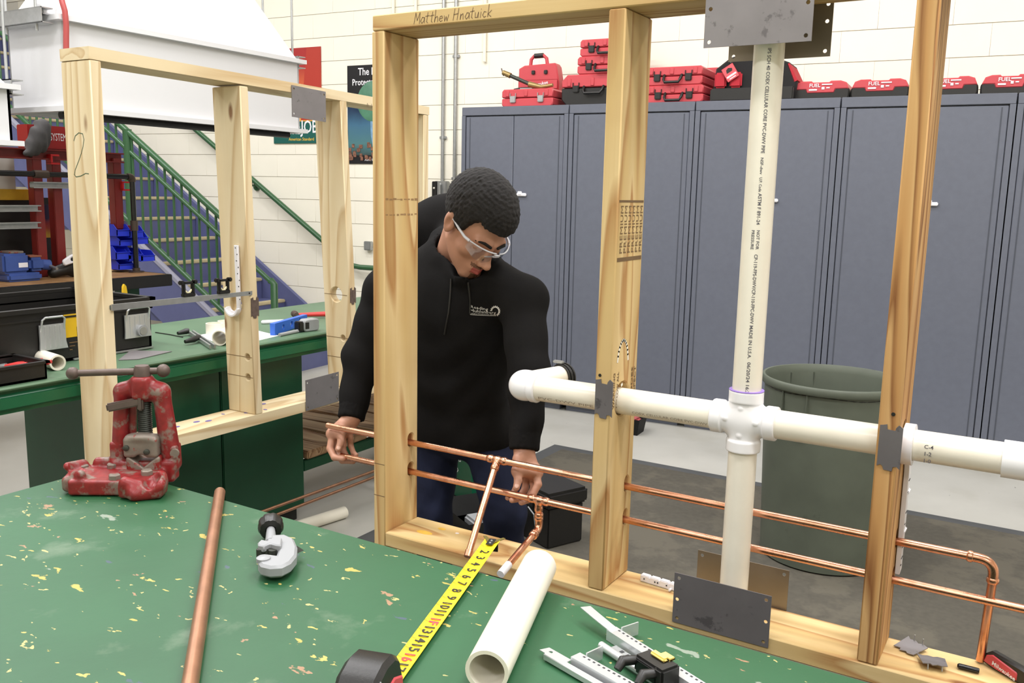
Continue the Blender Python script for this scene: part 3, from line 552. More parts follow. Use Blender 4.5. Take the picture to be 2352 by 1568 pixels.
for i, s_ in enumerate(('WARNING', 'FOLLOW ALL', 'CODES', 'INSPECT')): 
    V, F = text2d(s_, .016, bold=.0003); k = np.array(V); k = (k-k.min(0))/(k.max(0)-k.min(0)); yo = (.012, .032, .112, .128)[i]; m.raw([(stX, yo+.01*(1-b), .94+a*.085) for a, b in k], F)
m.build('stamped_words', INKB, fr, fix=False)['kind'] = 'stuff'
# handwriting on the top plate front
HW = {'M': [[(0, 0), (.1, 1), (.35, .3), (.6, 1), (.65, 0)]], 'a': [[(.45, .5), (.2, .55), (.02, .2), (.2, 0), (.42, .2), (.45, .5), (.5, 0)]], 't': [[(.25, .95), (.2, .1), (.35, 0)], [(0, .6), (.45, .65)]], 'h': [[(.05, 1.1), (.05, 0), (.1, .4), (.3, .5), (.38, .35), (.4, 0)]],
      'e': [[(.05, .25), (.38, .3), (.3, .5), (.1, .45), (.03, .15), (.2, 0), (.4, .08)]], 'w': [[(0, .5), (.12, 0), (.25, .4), (.4, 0), (.52, .55)]], 'H': [[(.05, 1), (0, 0)], [(.5, 1), (.45, 0)], [(0, .5), (.5, .55)]], 'n': [[(.05, .5), (.05, 0), (.1, .4), (.3, .5), (.38, 0)]],
      'u': [[(.03, .5), (.08, .05), (.28, .05), (.38, .5), (.4, 0)]], 'i': [[(.1, .5), (.1, 0)], [(.1, .72), (.11, .76)]], 'c': [[(.38, .45), (.15, .5), (.03, .2), (.2, 0), (.4, .08)]], 'k': [[(.05, 1.1), (.05, 0)], [(.4, .55), (.06, .25), (.42, 0)]], ' ': []}
def hand(s_, x, z, h, sl=.15):
    out = []
    for ch in s_:
        for ln in HW[ch]: out.append([(x+(a+b*sl)*h, z+b*h) for a, b in ln])
        x += (.75 if ch in 'MH' else .3 if ch == 'i' else .55)*h
    return out
strokes('handwriting', hand('Matthew Hnatuick', .095, ZT+.007, .0255), .0014, FRN(-.0006), PENCIL, fr)
# nail guards on the front edges
def guard(parent, M, w, h, mat=STEELD, name='nail_guard'):
    P = [(-w/2, -h/2), (-w/2+.006, -h/2+.004), (-w/4, -h/2+.001), (-w/5, -h/2-.006), (w/6, -h/2-.007), (w/5, -h/2+.002), (w/2-.006, -h/2+.003), (w/2, -h/2-.002), (w/2, h/2-.002), (w/2-.008, h/2+.004), (w/5, h/2-.002), (w/6, h/2-.008), (-w/6, h/2-.007), (-w/5, h/2+.003), (-w/2+.006, h/2+.001), (-w/2, h/2)]
    return MB().plate(P, [], .0018, M).build(name, mat, parent)
guard(fr, FRN(-.0006) @ Matrix.Translation((.6465, .968, 0)), .044, .082); guard(fr, FRN(-.0006) @ Matrix.Translation((1.2615, .957, 0)), .042, .082)
for x, z in ((.634, 1.02), (1.262, 1.022), (1.25, .985)): MB().lathe([(.0038, 0), (.0038, .0006)], Matrix.Translation((x, -.0005, z)) @ Matrix.Rotation(R(90), 4, 'X'), 10).build('nail_hole', BLACK, fr)
# steel sheets
def sheet(name, x0, x1, z0, z1, y, mat, holes, par=fr, th=.0022): return MB().plate([(x0, z0), (x1, z0), (x1, z1), (x0, z1)], [circ(a, b, .0042, 10) for a, b in holes], th, FRN(y)).build(name, mat, par)
h4 = lambda x0, x1, z0, z1, i=.011: [(x0+i, z0+i), (x1-i, z0+i), (x0+i, z1-i), (x1-i, z1-i)]
sheet('steel_sheet', .840, 1.055, 1.728, 1.84, -.0015, STEEL, h4(.84, 1.055, 1.728, 1.84)+[(.851, 1.803), (1.044, 1.8)])
sheet('steel_sheet', .843, 1.058, 1.72, 1.835, D+.004, STEELB, h4(.843, 1.058, 1.72, 1.835)+[(1.047, 1.79)])
sheet('steel_sheet', .840, 1.058, .476, .594, -.0025, STEELD, h4(.84, 1.058, .476, .594)+[(.849, .532), (1.049, .534)])
sheet('steel_sheet', .840, 1.056, .478, .595, D+.004, STEELB, h4(.84, 1.056, .478, .595))
for px, py, r_, sx_, cn, cc_ in ((975, 1222, .012, 2.2, 'yellow_paint', (214, 170, 70)), (1015, 1214, .008, 1.6, 'yellow_paint', (214, 170, 70)), (1045, 1203, .012, 1.8, 'violet_stain', (126, 104, 110)), (1050, 1224, .005, 1.2, 'pale_paint', (226, 214, 204)), (1440, 1300, .006, 1.5, 'violet_stain', (126, 104, 110)), (2188, 1502, .016, 2.2, 'pink_paint', (198, 158, 152)), (2175, 1496, .01, 2., 'pink_paint', (198, 158, 152)), (1335, 1270, .012, 2., 'violet_stain', (126, 104, 110))):
    q = onz(px, py, ZB)
    if q.y < D-.02: MB().lathe([(r_, 0), (r_*.97, .0004)], Matrix.Translation((q.x, q.y, ZB-.0004)) @ Matrix.Diagonal((sx_, 1, 1, 1)), 10).build('paint_spot', pbr(cn, cc_, .6, var=.1, vs=60), fr)
# ---------------- white drain pipe assembly
RO = .031
pv = thing('drain_pipe', 'white plastic drain pipe cross running through the near wall frame', 'pipe', (.955, YP, ZB))
PX = .955
MB().pipe((.43, YP, ZP), (.92, YP, ZP), RO, RO-.004).build('pipe', PVC, pv); MB().pipe((.99, YP, ZP), (1.47, YP, ZP), RO, RO-.004).build('pipe', PVC, pv); MB().pipe((PX, YP, .999), (PX, YP, 1.79), RO, RO-.004).build('pipe', PVC, pv); MB().pipe((PX, YP, .5005), (PX, YP, .885), RO, RO-.004).build('pipe', PVC, pv)
def crossf(Q):
    c = (PX, YP, ZP); f = smin(cap(Q, (PX-.045, YP, ZP), (PX+.045, YP, ZP), .0318), cap(Q, (PX, YP, ZP-.05), (PX, YP, ZP+.05), .033), .02)
    for a, b in (((-.071, 0, 0), (-.046, 0, 0)), ((.046, 0, 0), (.071, 0, 0)), ((0, 0, .04), (0, 0, .066)), ((0, 0, -.07), (0, 0, -.044))):
        a = np.array(a)+c; b = np.array(b)+c; d = np.abs(b-a); h = d/2+np.where(d > 1e-6, 0, .031); ax = int(np.argmax(d)); q = Q-(a+b)/2; rad = np.sqrt((np.delete(q, ax, -1)**2).sum(-1))-.0372; ln = np.abs(q[..., ax])-d[ax]/2
        f = smin(f, smax(rad, ln, .003), .004)
    for x, z in ((-.001, .03), (-.001, -.03), (.032, .002), (-.035, .004)): f = smin(f, ell(Q, (PX+x, YP-.0325, ZP+z), (.006, .003, .006)), .002)
    return f
sdf_obj('cross_fitting', nets(crossf, (PX-.085, YP-.045, ZP-.085), (PX+.085, YP+.045, ZP+.085), .0018), PVCW, pv)
MB().lathe([(.0374, 0), (.0374, .0015), (.0312, .002)], Matrix.Translation((PX, YP, ZP+.0655)), 24).build('primer_ring', PURPLE, pv)
EX = .392; ed = Vector((.26, .97, 0)).normalized()
def elbf(Q):
    c = np.array((EX, YP, ZP+.002)); e = c+np.array(ed)*.03; f = smin(ell(Q, c+(.004, .004, 0), (.036, .036, .036)), cap(Q, c, (EX+.03, YP, ZP), .0335), .012); f = smin(f, cap(Q, c, e, .033), .012)
    q = Q-np.array((EX+.036, YP, ZP)); f = smin(f, smax(np.sqrt(q[..., 1]**2+q[..., 2]**2)-.0365, np.abs(q[..., 0])-.009, .002), .004); return f
sdf_obj('elbow_fitting', nets(elbf, (EX-.05, YP-.055, ZP-.055), (EX+.07, YP+.085, ZP+.055), .0018), PVCW, pv)
e0 = Vector((EX, YP, ZP+.004)); e1 = e0+ed*.15; MB().pipe(e0+ed*.028, e1, RO, RO-.004).build('pipe', PVC, pv)
rb = MB(); 
for k in range(4): rb.tube([e1+ed*(.006*k-.018), e1+ed*(.006*k-.0135)], RO+.0065 if k % 2 else RO+.0045, 28)
rb.build('rubber_coupling', BLACK, pv); MB().box(e1+ed*-.008+Vector((-.012, 0, RO+.009)), (.03, .012, .007), None, .002).build('clamp_screw', GALV, pv)
MB().pipe((1.452, YP, ZP), (1.5, YP, ZP), .036, RO-.003).build('coupling', PVCW, pv); MB().pipe((1.495, YP, ZP), (1.512, YP, ZP), .0385, RO-.003).build('coupling_hub', PVCW, pv)
rb = thing('pipe_clamp', 'black rubber clamp with a steel screw at the right edge of the photo', 'clamp', (1.6, YP, ZP)); MB().pipe((1.513, YP, ZP), (1.6, YP, ZP), RO+.007, RO).build('sleeve', BLACK, rb); MB().box((1.515, YP-.004, ZP+.044), (.03, .012, .011), None, .002).build('screw', GALV, rb)
# print running down the riser
def onpipe(line, z0, z1, ang, hgt, name='printed_line'):
    V, F = text2d(line, .02, bold=.0003); k = np.array(V); k[:, 0] = (k[:, 0]-k[:, 0].min())/np.ptp(k[:, 0]); Rr = RO+.0004
    MB().raw([(PX+Rr*math.sin(ang+b/.015*hgt/Rr), YP-Rr*math.cos(ang+b/.015*hgt/Rr), z0+(z1-z0)*a) for a, b in k], F).build(name, INK, pv, fix=False)
rz = lambda y: float(ony(1740-(y-105)*.05, y, YP-RO)[2]); ca = math.atan2(CAM[0]-PX, -(CAM[1]-YP))
onpipe('IPS SCH 40 COEX CELLULAR CORE PVC-DWV PIPE', rz(112), rz(352), ca-.08, .0075); onpipe('NSF-dwv', rz(362), rz(400), ca-.08, .006, 'printed_mark'); onpipe('U.P. Code', rz(407), rz(440), ca-.08, .006, 'printed_mark')
onpipe('ASTM F 891-24', rz(443), rz(515), ca-.08, .0075); onpipe('NOT FOR', rz(528), rz(572), ca-.02, .0065); onpipe('PRESSURE', rz(528), rz(572), ca-.36, .0065); onpipe('CP-119-FPS-DWV/CP-110-FPC-DWV', rz(583), rz(742), ca-.08, .0075); onpipe('MADE IN U.S.A.', rz(746), rz(822), ca-.08, .0075); onpipe('06/20/24 16:33', rz(830), rz(908), ca-.08, .0075)
for x0, x1, s_ in ((.45, .6, 'PVC-DWV PIPE'), (.7, .88, 'COEX CELLULAR CORE PVC-DWV')):
    V, F = text2d(s_, .02); k = np.array(V); k[:, 0] = (k[:, 0]-k[:, 0].min())/np.ptp(k[:, 0]); Rr = RO+.0004
    MB().raw([(x0+(x1-x0)*a, YP-Rr*math.cos(-.72+b*.28/.015), ZP+Rr*math.sin(-.72+b*.28/.015)) for a, b in k], F).build('printed_line', INKF, pv, fix=False)
for i, s_ in enumerate(('C-4', '1-2', '1-0')): text('printed_line', s_, .011, Matrix(((1, 0, 0, 1.318), (0, 0, -1, YP-RO-.0005), (0, 1, 0, ZP+.004-.014*i), (0, 0, 0, 1))), INK, pv, world=True)
# white hanger strap on the right stud
hk = thing('pipe_hook', 'white plastic pipe hook nailed to the right stud', 'hook', (1.277, .1, .8))
MB().pipe((1.2775, YP, ZP), (1.297, YP, ZP), .0415, .032, 28).build('ring', WHITE, hk)
XL = lambda x: Matrix(((0, 0, 1, x), (1, 0, 0, 0), (0, 1, 0, 0), (0, 0, 0, 1)))
MB().plate([(YP+.02, ZP), (YP+.04, ZP), (.138, .88), (.146, .66), (.118, .655), (.112, .88)], [], .01, XL(1.2775), .001).build('strap', WHITE, hk)
for z in (.86, .835, .79, .765, .715, .69, .675):
    for y in ((.118,) if z in (.835, .765, .675) else (.118, .128)): MB().bb(1.2873, 1.2885, y, y+.009, z, z+.0016).build('slot', SLOT, hk)
for z in (.83, .745): MB().bb(1.284, 1.29, .118, .15, z, z+.007, .002).build('tab', WHITE, hk)
# ---------------- copper supply pipes
RC = .0087
def collar(m, p, d): p = Vector(p); d = Vector(d).normalized(); m.tube([p-d*.006, p-d*.003, p+d*.003, p+d*.006], [RC+.0012, RC+.0032, RC+.0032, RC+.0012], 16)
def bend(c, a, b, r, n=8):      # fillet path through corner c from a to b
    c, a, b = Vector(c), Vector(a), Vector(b); u = (a-c).normalized(); w = (b-c).normalized(); p0, p1 = c+u*r, c+w*r; return [((1-t)**2)*p0+2*t*(1-t)*c+t*t*p1 for t in [i/n for i in range(n+1)]]
cu = thing('copper_supply_line', 'upper copper water line with a tee and a right end elbow', 'pipe', (.6, YC, ZU)); Q = [(-.315, YC, ZU), (.245, YC, ZU)]
MB().pipe((-.315, YC, ZU), (1.422, YC, ZU), RC, RC-.001, 18).build('tube', COPPER, cu)
t1a = Vector((.288, YC, ZU)); t1d = (ony(1075, 1275, -.075)-t1a); t1e = t1a+t1d
def tee(c, a, d, name, par):
    c = Vector(c); a = Vector(a).normalized(); d = Vector(d).normalized()
    def f(Qq):
        g = smin(cap(Qq, c-a*.022, c+a*.022, RC+.0012), cap(Qq, c, c+d*.022, RC+.0012), .006)
        for q, w in ((c-a*.022, a), (c+a*.022, a), (c+d*.024, d)): g = smin(g, cap(Qq, q-w*.0015, q+w*.0015, RC+.0024), .003)
        return g
    e = .04; return sdf_obj(name, nets(f, tuple(c-Vector((e, e, e))), tuple(c+Vector((e, e, e))), .0014), COPPER, par)
tee(t1a, (1, 0, 0), t1d, 'tee_fitting', cu); MB().pipe(t1a+t1d.normalized()*.012, t1e, RC, RC-.001, 18).build('branch_tube', COPPER, cu)
m = MB(); m.tube([t1e-t1d.normalized()*.012, t1e+t1d.normalized()*.004], [RC+.0018, RC+.0014], 16); m.build('end_cap', COPPER, cu)
ec = (1.458, YC, ZU); MB().tube([(1.41, YC, ZU)]+bend(ec, (1.41, YC, ZU), (1.458, YC, .66), .03)+[(1.458, YC, .69)], RC+.0013, 18).build('elbow_fitting', COPPER, cu)
m = MB(); collar(m, (1.414, YC, ZU), (1, 0, 0)); m.build('collar', COPPER, cu); m = MB(); collar(m, (1.458, YC, .688), (0, 0, 1)); m.build('collar', COPPER, cu)
MB().pipe((1.458, YC, .689), (1.452, YC+.02, .505), RC, RC-.001, 18).build('drop_tube', COPPER, cu)
c2 = thing('copper_supply_line', 'lower copper water line with a tee dropping to a taped stub', 'pipe', (.6, YC, ZL)); MB().pipe((-.262, YC, ZL), (1.75, YC, ZL), RC, RC-.001, 18).build('tube', COPPER, c2)
t2 = Vector((.418, YC, ZL)); tee(t2, (1, 0, 0), (0, 0, -1), 'tee_fitting', c2)
k1 = Vector((.421, YC, .567)); st = ony(1150, 1318, -.09); sd = (st-k1).normalized()
MB().tube([t2+Vector((0, 0, -.02)), t2+Vector((0, 0, -.05))], RC, 18).build('short_tube', COPPER, c2); MB().tube([(.42, YC, .598)]+bend(k1, (.42, YC, .6), st, .018)+[k1+sd*.03], RC+.0013, 18).build('elbow_fitting', COPPER, c2)
for p, d in (((.4195, YC, .603), (0, 0, 1)), ((.4193, YC, .594), (0, 0, 1)), (k1+sd*.027, sd), (k1+sd*.034, sd)): m = MB(); collar(m, p, d); m.build('collar', COPPER, c2)
MB().pipe(k1+sd*.02, st, RC, RC-.001, 18).build('stub_tube', COPPER, c2); L_ = (st-k1).length; MB().tube([k1+sd*(L_-.042), k1+sd*(L_+.001)], RC+.0014, 16).build('tape_wrap', WHITE, c2)
# ---------------- small things lying on the bottom plate
ZS = ZB+.0005
s0, s1 = onz(1467, 1335, ZS), onz(1556, 1362, ZS); dd = (s1-s0).normalized(); nn = Vector((-dd.y, dd.x, 0))
t = thing('plastic_strap', 'white plastic strap offcut lying left of the front steel sheet', 'strap', (s0+s1)/2); m = MB(); Lh = (s1-s0).length; Mx = basis(s0, dd, nn)
for k in range(4): m.box(Mx @ Vector((Lh*(k+.5)/4, .012, .009)), (Lh/4-.002, .016, .017), basis((0, 0, 0), dd, nn).to_3x3(), .002)
m.box(Mx @ Vector((Lh/2, .012, .007)), (Lh-.004, .014, .013), basis((0, 0, 0), dd, nn).to_3x3()); m.build('strip', WHITE, t)
for k in (.12, .4, .47, .7): MB().box(Mx @ Vector((Lh*k, .0035, .009)), (.003, .0015, .003), basis((0, 0, 0), dd, nn).to_3x3()).build('hole', SLOT, t)
MB().tube([Mx @ Vector((Lh*.82, .004, .004)), Mx @ Vector((Lh*.82, -.006, .004))], .003, 8).build('peg', WHITE, t)
for lab, c, rz_, tl in (('grey nail guard with two prongs up, nearest the right stud', onz(2092, 1485, ZS+.004), -.5, .12), ('bent grey nail guard in front of the marker', onz(2142, 1518, ZS+.009), .25, -.14)):
    t = thing('loose_nail_guard', lab, 'nail guard', c, 0, 'loose nail guards on the bottom plate', rot=(tl, 0, rz_)); g = MB().plate([(-.022, -.026), (-.008, -.022), (-.005, -.03), (.006, -.024), (.012, -.028), (.024, -.024), (.026, .02), (.012, .024), (.004, .019), (-.006, .024), (-.016, .02), (-.026, .028)], [], .0018, Matrix.Translation((0, 0, .001))).build('plate', STEEL, t, False)
    for x in (-.008, .012): MB().tube([(x, .022, .002), (x+.001, .023, .016 if tl > 0 else -.008)], .0014, 6).build('prong', GALV, t, False)
    if tl < 0:
        for x in (-.012, .014): MB().tube([(x, -.024, .001), (x, -.026, -.009)], .0014, 6).build('prong', GALV, t, False)
c = onz(2224, 1534, ZS+.0055); t = thing('marker', 'short black marker lying beside the nail guards', 'marker', c, 0.02); MB().tube([(-.02, 0, 0), (-.017, 0, 0), (.018, 0, 0), (.02, 0, 0)], [.003, .0055, .0055, .0045], 14).build('barrel', BLACKG, t, False); MB().bb(-.019, .017, -.0068, -.005, -.001, .001).build('clip', BLACKG, t, False)
c = onz(2318, 1530, ZS+.02); t = thing('utility_knife', 'red and black folding utility knife at the lower right corner', 'knife', c, -.62); Mx = Matrix(((1, 0, 0, 0), (0, 0, -1, .009), (0, 1, 0, -.016), (0, 0, 0, 1)))
MB().plate([(-.055, .0), (-.05, .02), (-.036, .032), (.03, .03), (.09, .022), (.09, -.004), (.02, -.004), (-.03, -.004)], [], .018, Mx, .004).build('body', BLACK, t, False)
MB().plate([(-.05, .004), (-.044, .02), (-.03, .027), (.025, .017), (.025, .0), (-.02, .0)], [], .022, Matrix(((1, 0, 0, 0), (0, 0, -1, .011), (0, 1, 0, -.016), (0, 0, 0, 1))), .002).build('red_panel', REDC, t, False); text('maker_script', 'Milwaukee', .0125, Matrix.Translation((-.03, -.0116, -.0085)) @ Matrix.Rotation(R(90), 4, 'X') @ Matrix.Rotation(R(-9), 4, 'Z'), WHITE, t)
MB().bb(.09, .105, -.004, .004, -.014, .004).build('blade_holder', GALV, t, False)
# ================================================================ things on the near workbench
# copper tube
a, b = onz(505, 1130, TT+.0108), onz(437, 1568, TT+.0108); d = (b-a).normalized(); t = thing('copper_tube', 'loose copper tube lying on the near green workbench', 'tube', a.lerp(b, .5)); MB().pipe(a, b+d*.12, .0104, .009, 20).build('tube', COPPERD, t)
# white pipe
a, b = onz(1238, 1305, TT+.024), onz(1118, 1548, TT+.024); t = thing('plastic_pipe', 'white plastic pipe lying beside the yellow tape measure', 'pipe', a.lerp(b, .5)); a.z = b.z = TT+.0275; MB().pipe(a, b, .0272, .0222, 36).build('pipe', PVC, t)
# tape measure with its blade run out over the bench edge
E0, H0 = onz(880, 1592, TT+.003), onz(1132, 1243, TT+.004); d = (H0-E0); Lb = d.length; d.normalize(); sd_ = d.cross(Vector((0, 0, 1))).normalized(); up = sd_.cross(d)
t = thing('tape_measure', 'black and red tape measure with its yellow blade run out past the bench edge', 'tape measure', (E0.x, E0.y, TT))
def blade(s_, w): return E0+d*s_+sd_*w+Vector((0, 0, .0005+.0035*(2*w/.027)**2+.004*math.sin(math.pi*min(1, max(0, s_/Lb)))*0))
m = MB(); NS_ = 24; V = []; F = []
for i in range(NS_+1):
    for j in range(7): V.append(blade(Lb*i/NS_*.999, -.0135+.027*j/6))
n0 = len(V); V += [v-Vector((0, 0, .0004)) for v in V]
for i in range(NS_):
    for j in range(6): k = i*7+j; F += [(k, k+1, k+8, k+7), (n0+k, n0+k+7, n0+k+8, n0+k+1)]
bl = m.raw(V, F).build('blade', TAPEY, t)
pi = lambda inch: Lb-.012-(inch-.3)*.0254
redk = pbr('tape_red', (206, 60, 60), .5); inkk = pbr('tape_black', (40, 36, 24), .5)
for i in range(2, 19):
    V, F = text2d('1F' if i == 12 else str(i), .0225, 'CENTER', bold=.0006); MB().raw([blade(pi(i)+.004-x*1.0, -.0068+y*.9)+Vector((0, 0, .0008)) for x, y in V], F).build('numeral', redk if i in (16, 12) else inkk, bl, fix=False)
for i in range(1, 76):
    s_ = pi(i/4); 
    if s_ > .003: MB().raw([blade(s_-.0004, -.0134)+Vector((0, 0, .0007)), blade(s_+.0004, -.0134)+Vector((0, 0, .0007)), blade(s_+.0004, -.0134+(.007 if i % 4 == 0 else .004))+Vector((0, 0, .0007)), blade(s_-.0004, -.0134+(.007 if i % 4 == 0 else .004))+Vector((0, 0, .0007))], [(0, 1, 2, 3)]).build('tick', inkk, bl, fix=False) if i % 4 == 0 else None
hb = basis(E0+d*Lb, d, -sd_)
MB().box(hb @ Vector((-.012, 0, .004)), (.026, .012, .0012), hb.to_3x3()).build('hook_plate', BLACK, t)
for s_ in (-1, 1): MB().plate([(-.014, 0), (.0, .0), (.012, .009*s_), (.01, .014*s_), (-.004, .006*s_)], [], .0012, hb @ Matrix.Translation((0, .006*s_, .003))).build('hook_claw', pbr('worn_yellow_black', (96, 84, 30), .5), t)
MB().box(hb @ Vector((.002, 0, -.008)), (.0015, .018, .022), hb.to_3x3(), .0005).build('hook', BLACK, t)
for x in (-.018, -.008): MB().lathe([(.0022, 0), (.0018, .001), (0, .0014)], hb @ Matrix.Translation((x, 0, .0046)), 8).build('rivet', GALV, t)
bc = basis(E0, -d, sd_)      # body behind the blade mouth
prof = [(0, 0), (.082, 0), (.088, .01), (.088, .048), (.075, .064), (.05, .071), (.024, .069), (.008, .058), (-.004, .026), (-.004, .005)]
Mb = bc @ Matrix(((1, 0, 0, 0), (0, 0, 1, -.026), (0, 1, 0, 0), (0, 0, 0, 1))); Mb2 = bc @ Matrix(((1, 0, 0, 0), (0, 0, 1, -.028), (0, 1, 0, 0), (0, 0, 0, 1)))
Mb.translation.z = TT+.001; Mb2.translation.z = TT+.001
bd = MB().plate(prof, [], .052, Mb, .006).build('case', BLACK, t); MB().plate([(.004, .004), (.07, .004), (.078, .02), (.07, .04), (.03, .045), (.004, .034)], [], .056, Mb2, .003).build('red_panel', REDC, t)
for q in ((.02, .079), (.05, .0805), (.075, .0725)): pass
MB().tube([bc @ Vector((.07, .026, .058)), bc @ Vector((.085, .032, .062)), bc @ Vector((.09, .032, .05)), bc @ Vector((.08, .028, .04))], .0012, 6).build('belt_wire', GALV, t)
# tube cutter
def PX_(x, y, h): q = onz(x, y, TT+h); return q
Oc = onz(640, 1270, TT+.0); xr = Vector((MR[0][0], MR[0][1], 0)).normalized(); yr = Vector((-xr.y, xr.x, 0))
def L2(x, y, h=.018): q = onz(x, y, TT+h)-Oc; return (q.dot(xr), q.dot(yr))
t = thing('tube_cutter', 'light grey tube cutter with a black knob lying on the near workbench', 'tube cutter', Oc, math.atan2(xr.y, xr.x))
out = [L2(x, y, .026) for x, y in ((613, 1232), (631, 1229), (655, 1228), (675, 1237), (683, 1256), (681, 1276), (668, 1292), (648, 1302), (620, 1304), (599, 1299), (592, 1290), (594, 1278), (612, 1273), (634, 1276), (640, 1262), (622, 1258), (610, 1246))]
MB().plate(out, [], .02, Matrix.Translation((0, 0, .008)), .004).build('frame', pbr('cast_grey', (146, 148, 151), .42, 0.), t, False)
hs = [L2(x, y, .03) for x, y in ((592, 1250), (600, 1243), (614, 1246), (626, 1238), (648, 1240), (646, 1257), (634, 1256), (620, 1252), (606, 1259), (593, 1256))]
MB().plate(hs, [], .012, Matrix.Translation((0, 0, .022)), .002).build('slide', pbr('cast_grey', (146, 149, 154)), t, False)
for x, y in ((598, 1268), (614, 1266), (626, 1270)): a = L2(x, y, .02); MB().tube([(a[0], a[1], .008), (a[0], a[1], .026)], .0065, 14).build('roller', DARKIRON, t, False)
a = L2(605, 1280, .03); MB().lathe([(.011, 0), (.011, .006), (.008, .008), (0, .008)], Matrix.Translation((a[0], a[1], .024)), 16).build('boss', pbr('cast_grey', (146, 149, 154)), t, False)
k0 = Vector((*L2(622, 1208, .022), .023)); k1_ = Vector((*L2(622, 1240, .02), .02)); kd = (k0-k1_).normalized(); kM = basis(k0, kd, (0, 0, 1)) @ Matrix(((0, 0, 1, 0), (1, 0, 0, 0), (0, 1, 0, 0), (0, 0, 0, 1)))
m = MB(); n = 36; prof = [(.009, -.02), (.018, -.019), (.0215, -.008), (.0215, .006), (.017, .016), (.008, .0205), (0, .021)]
rings = [[m.b.verts.new(kM @ Vector((r*(1-.07*(k % 4 == 0))*math.cos(k*2*math.pi/n), r*(1-.07*(k % 4 == 0))*math.sin(k*2*math.pi/n), z))) for k in range(n)] for r, z in prof]
for q, w in zip(rings, rings[1:]):
    for k in range(n): m.b.faces.new((q[k], q[(k+1) % n], w[(k+1) % n], w[k]))
m.build('knob', BLACK, t, False); MB().tube([k1_-kd*.012, k0-kd*.012], [.0095, .007], 14).build('screw_shank', pbr('cast_grey', (146, 149, 154)), t, False)
a = L2(690, 1258, .02); MB().raw([(a[0]-.006, a[1]-.006, .012), (a[0]-.006, a[1]+.006, .012), (a[0]+.006, a[1], .016), (a[0]-.006, a[1], .024)], [(0, 1, 2), (0, 2, 3), (1, 3, 2), (0, 3, 1)]).build('reamer', DARKIRON, t, False)
# yoke vise
VC = onz(283, 1120, TT); t = thing('pipe_vise', 'worn red yoke pipe vise at the far left corner of the near workbench', 'vise', (VC.x, VC.y, TT), math.atan2(xr.y, xr.x)+.05)
sy = lambda v: v
def visebase(P):
    f = rbx(P, (-.005, 0, .017), (.08, .055, .015), .005); f = smin(f, rbx(P, (-.078, -.008, .019), (.026, .034, .016), .01), .01); f = smin(f, rbx(P, (.058, -.052, .016), (.042, .022, .014), .009), .01); f = smin(f, rbx(P, (.03, .045, .024), (.062, .02, .022), .006), .008)
    f = smin(f, cap(P, (-.088, .028, .04), (-.105, -.002, .045), .010, .008), .014); f = smin(f, cap(P, (-.085, -.018, .035), (-.062, -.044, .042), .009, .008), .012); f = smin(f, cap(P, (-.04, .048, .04), (-.062, .04, .042), .009), .012); f = smin(f, cap(P, (.085, -.03, .034), (.095, -.062, .03), .012, .01), .014); f = smin(f, cap(P, (.03, -.066, .034), (.058, -.06, .026), .011, .009), .012); f = smin(f, cap(P, (.075, -.058, .012), (.05, -.075, .012), .012), .014)
    f = smax(f, -ell(P, (-.082, -.005, .058), (.02, .016, .026)), .004); f = smax(f, -ell(P, (.077, -.06, .044), (.016, .026, .026)), .004); f = smax(f, -P[..., 2], .002)
    f = smin(f, rbx(P, (-.024, .05, .058), (.014, .016, .026), .006), .01); f = smin(f, rbx(P, (.083, .05, .052), (.014, .018, .026), .006), .01); return f
sdf_obj('base', nets(visebase, (-.13, -.1, -.006), (.13, .085, .09), .0024), CAST, t, False)
yb = .05
def yoke(P):
    f = cap(P, (-.022, yb, .055), (-.012, yb, .185), .0165, .0145); f = smin(f, cap(P, (.08, yb, .055), (.066, yb, .185), .0195, .017), .01)
    f = smin(f, cap(P, (-.008, yb, .188), (.022, yb, .2), .016, .017), .014); f = smin(f, cap(P, (.063, yb, .186), (.036, yb, .2), .017, .018), .014); f = smin(f, cap(P, (.03, yb, .18), (.03, yb, .212), .019), .012); f = smax(f, P[..., 2]-.218, .003)
    f = smin(f, rbx(P, (.03, yb-.003, .195), (.016, .02, .022), .006), .006); f = smin(f, cap(P, (.01, yb, .16), (.056, yb, .16), .0), .001); return f
sdf_obj('yoke', nets(yoke, (-.05, yb-.035, .02), (.13, yb+.035, .235), .0022), CAST, t, False)
MB().plate([(-.028, .0), (.082, 0), (.068, .13), (-.014, .13)], [[(.008, .022), (.054, .022), (.05, .108), (.012, .108)]], .008, Matrix(((1, 0, 0, 0), (0, 0, -1, yb+.012), (0, 1, 0, .055), (0, 0, 0, 1)))).build('web', CAST, t, False)
m = MB(); pr_ = []
for k in range(26): z = .085+k*.0042; pr_ += [(.0125, z), (.0145, z+.0021)]
m.lathe(pr_, Matrix.Translation((.031, yb, 0)), 20).build('screw', DARKIRON, t, False)
def jaw(P): f = rbx(P, (.03, yb-.012, .077), (.034, .022, .021), .007); f = smax(f, -cap(P, (.03, yb-.06, .05), (.03, yb+.06, .05), .013), .004); f = smin(f, ell(P, (.03, yb-.02, .098), (.03, .016, .008)), .008); return f
sdf_obj('upper_jaw', nets(jaw, (-.015, yb-.05, .04), (.075, yb+.03, .115), .002), CASTG, t, False)
def ljaw(P): f = rbx(P, (.034, yb-.006, .043), (.034, .026, .016), .005); v = np.abs(P[..., 0]-.034)*.7-(P[..., 2]-.034); return smax(f, -np.maximum(v*-1, -1)*-1 if False else -( (P[..., 2]-.036)-np.abs(P[..., 0]-.034)*.8)*-1 if False else ((P[..., 2]-.036)-np.abs(P[..., 0]-.034)*.8), .003)
sdf_obj('lower_jaw', nets(ljaw, (-.01, yb-.04, .02), (.08, yb+.03, .07), .002), CASTG, t, False)
